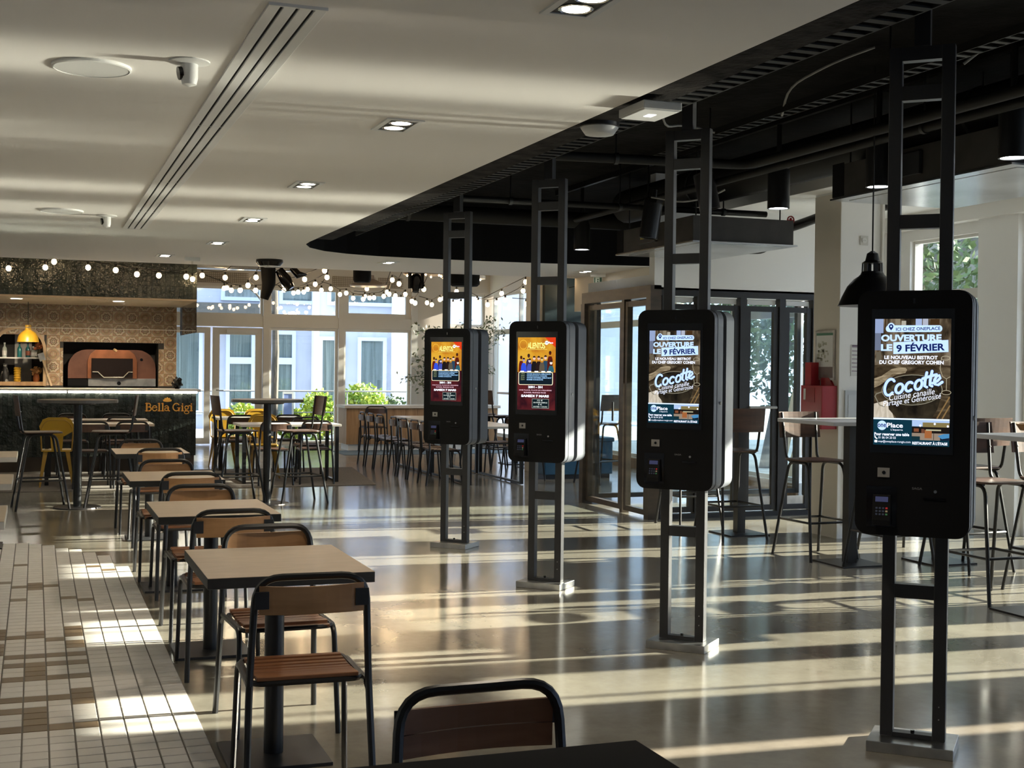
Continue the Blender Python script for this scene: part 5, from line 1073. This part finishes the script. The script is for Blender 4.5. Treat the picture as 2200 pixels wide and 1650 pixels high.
def spotlight(label, x, y, z0=2.75, h=.30, r=.085, lit=True, tilt=0):
    t = thing('cylinder_spotlight', label, 'light', (x, y, z0+h), 0, 'black cylinder spotlights in the black zone'); t.rotation_euler = (tilt*.5, tilt, 0)
    MB().lathe([(.001,0),(r,0),(r,-h),(r*.86,-h),(r*.86,-h+.02),(.001,-h+.02)], 28).build('cylinder', METBLK, t); MB().lathe([(.001,-h+.006),(r*.85,-h+.006)], 24).build('lens', LAMPC if lit else KGLOSS, t)
    MB().cyl((0,0,0),(0,0,SLAB-z0-h-.01) if not tilt else (0,0,.12),.02,10).build('stem', METBLK, t); MB().box(-.03,.03,-.12,.12,.0,.03).build('driver_box', METBLK, t)
    if lit:
        s_ = bpy.data.lights.new('spot_beam', 'SPOT'); s_.energy = 30; s_.spot_size = 1.2; s_.spot_blend = .5; s_.color = (.95,.97,1); s_.shadow_soft_size = .07; o = bpy.data.objects.new('spot_beam', s_); COL.objects.link(o); o.parent = t; o.location = (0,0,-h-.02)
for x, y, lab in ((5.33,6.13,'lit cylinder spotlight at the right picture edge beside the grey filter box'),(5.35,7.45,'lit cylinder spotlight in front of the long air unit'),(5.38,8.76,'lit cylinder spotlight to the left of the long air unit'),(5.40,12.66,'lit cylinder spotlight before the curved black wall')): spotlight(lab, x, y)
spotlight('unlit cylinder spotlight before the second air unit', 4.97, 10.1, 2.62, .30, .08, False, .12); spotlight('unlit black spotlight tilted aside behind the second kiosk post', 5.10, 9.45, 2.80, .28, .085, False, -.18)
tk = thing('light_track', 'thin black track carrying the cylinder spotlights', 'track', (5.37, 8.5, 3.395)); MB().box(-.02,.02,-3.4,4.8,0,.055).build('rail', METBLK, tk)
wl1 = thing('edge_light', 'flat square white emergency light fixed under the ceiling edge', 'light', (2.76, 5.66, 2.74)); MB().box(-.10,.10,-.14,.14,-.02,.02).build('housing', mat('light_housing', (.36,.36,.35), .5), wl1, .004); MB().box(-.09,.09,-.13,.13,-.024,-.02).build('diffuser', DIFFM, wl1); MB().box(-.02,.02,-.03,.03,-.0255,-.024).build('led', emitter('small_led', (1,1,1), 3), wl1)
wl2 = thing('edge_light', 'oval glass bulkhead lamp fixed under the ceiling edge', 'light', (2.78, 6.30, 2.765)); MB().lathe([(.10,.03),(.10,0),(.075,-.035),(.001,-.045)], 24).build('glass_dome', mat('milky_glass', (.62,.62,.60), .3), wl2); MB().lathe([(.105,.05),(.105,.005),(.098,.0)], 24).build('rim', METDK, wl2)
# big enamel pendant behind the nearest kiosk
pdn = thing('pendant_lamp', 'black dome pendant lamp hanging behind the nearest kiosk', 'lamp', (5.02, 7.04, 1.925))
MB().lathe([(.215,-.005),(.21,.0),(.19,.05),(.155,.12),(.115,.165),(.085,.185),(.07,.20)], 36).build('shade', METBLK, pdn); MB().lathe([(.205,.002),(.18,.05),(.12,.14),(.001,.16)], 36).build('shade_lining', WHITE, pdn)
nk = MB().lathe([(.072,.20),(.066,.215)], 24).lathe([(.062,.265),(.066,.27),(.045,.285),(.035,.33),(.012,.345),(.001,.35)], 24)
for k in range(6): a = k*PI/3+.25; nk.obox((.062*math.cos(a),.062*math.sin(a),.21),(.060*math.cos(a),.060*math.sin(a),.27), .03, .006, (math.cos(a),math.sin(a),0))
nk.build('vented_neck', METBLK, pdn); MB().cyl((0,0,.34),(0,0,1.52),.005,6).build('cord', CABLEM, pdn)

# wall pieces on the pillar and facade
rc = thing('red_cabinet', 'red metal equipment cabinet with paper strips fixed to the pillar', 'cabinet', (6.755, 10.14, 0))
MB().box(-.16, 0, -.17, .17, .98, 1.37).build('body', REDM, rc, .004); MB().box(-.10, 0, .10, .20, 1.35, 1.58).build('tall_section', REDM, rc, .004); MB().prism([(-.13,0),(.06,0),(.06,.06),(.02,.10),(-.04,.10)], .10, (-.02,.0,1.37), (0,1,0), (0,0,1)).build('hood', REDM, rc) ; MB().box(-.163,-.16,-.06,.12,1.22,1.35).build('door', mat('red_door', (.28,.012,.018), .4), rc)
for y, z0, z1 in ((.10,1.24,1.34),(.12,1.0,1.12),(.075,1.0,1.12)): MB().box(-.166,-.163,y-.017,y+.017,z0,z1).build('paper_strip', PAPER, rc)
ps = thing('evacuation_plan', 'framed site plan on the narrow side of the pillar', 'poster', (6.752, 10.17, 1.63)); MB().box(-.014, 0, -.17, .13, -.21, .24).build('frame', STEEL, ps); MB().box(-.016,-.014,-.15,.11,-.19,.22).build('sheet', PAPER, ps); MB().box(-.017,-.016,-.15,.11,.195,.218).build('header', mat('header_green', (.10,.22,.15), .6), ps); MB().box(-.017,-.016,-.15,.11,-.19,-.09).build('photo_strip', mat('photo_strip', (.22,.17,.16), .6), ps)
mp_ = MB(); rr = random.Random(2)
for k in range(26): a, b = rr.uniform(-.09,.07), rr.uniform(-.05,.13); mp_.box(-.0172,-.0166,a,a+rr.uniform(.01,.04),b,b+rr.uniform(.008,.03))
mp_.build('map_print', mat('map_print', (.42,.42,.33), .7), ps, kind='stuff')
np_ = thing('notice_sheet', 'pale notice sheet with ruled rows on the front of the pillar', 'poster', (6.98, 9.949, 1.60)); MB().box(-.10,.10,-.004,0,-.14,.14).build('sheet', PAPER, np_); rw = MB()
for k in range(7): rw.box(-.092,.092,-.0048,-.004,.118-.036*k,.124-.036*k)
rw.box(-.092,.092,-.0048,-.004,.126,.138); rw.box(-.02,-.016,-.0048,-.004,-.1,.12); rw.build('print', mat('violet_print', (.16,.10,.16), .6), np_)
so = thing('wall_socket', 'white round wall socket high on the pillar', 'socket', (7.0, 9.949, 2.68)); MB().box(-.042,.042,-.008,0,-.042,.042).build('plate', mat('socket_plate', (.62,.61,.58), .5), so, .002); MB().lathe([(.001,0),(.024,0),(.026,.004)], 18, (0,0,0)).build('dish', WHITEPL, so, 0, (0,-.0085,0), (PI/2,0,0))
for k in (-1, 1): MB().cyl((k*.008,-.0135,0),(k*.008,-.0085,0),.0025,6).build('hole', BLACKP, so)
cb = thing('low_panel', 'pale blue grey low panel door on the front of the pillar', 'panel', (6.99, 9.949, 0)); MB().box(-.17,.2,-.012,0,.12,1.33).build('frame', mat('pale_panel', (.56,.60,.64), .5), cb); MB().box(-.14,.17,-.015,-.012,.16,1.29).build('panel', mat('pale_panel_inset', (.60,.64,.68), .5), cb)
cdt = thing('cable_conduit', 'slim white conduit running up the pillar front', 'pipe', (7.19, 9.935, 0)); MB().box(-.012,.012,-.012,.012,0,3.1).build('run', ALU, cdt)
wd = thing('backrest_stand_in', 'round wooden tray shape standing in for a stool backrest at the picture edge', 'tray', (6.35, 7.0, 1.117)); MB().lathe([(.13,0),(.16,.045),(.15,.045),(.12,.008),(.001,.008)], 28).build('tray', OAK, wd)  # tray shape stands in for a stool backrest seen from above
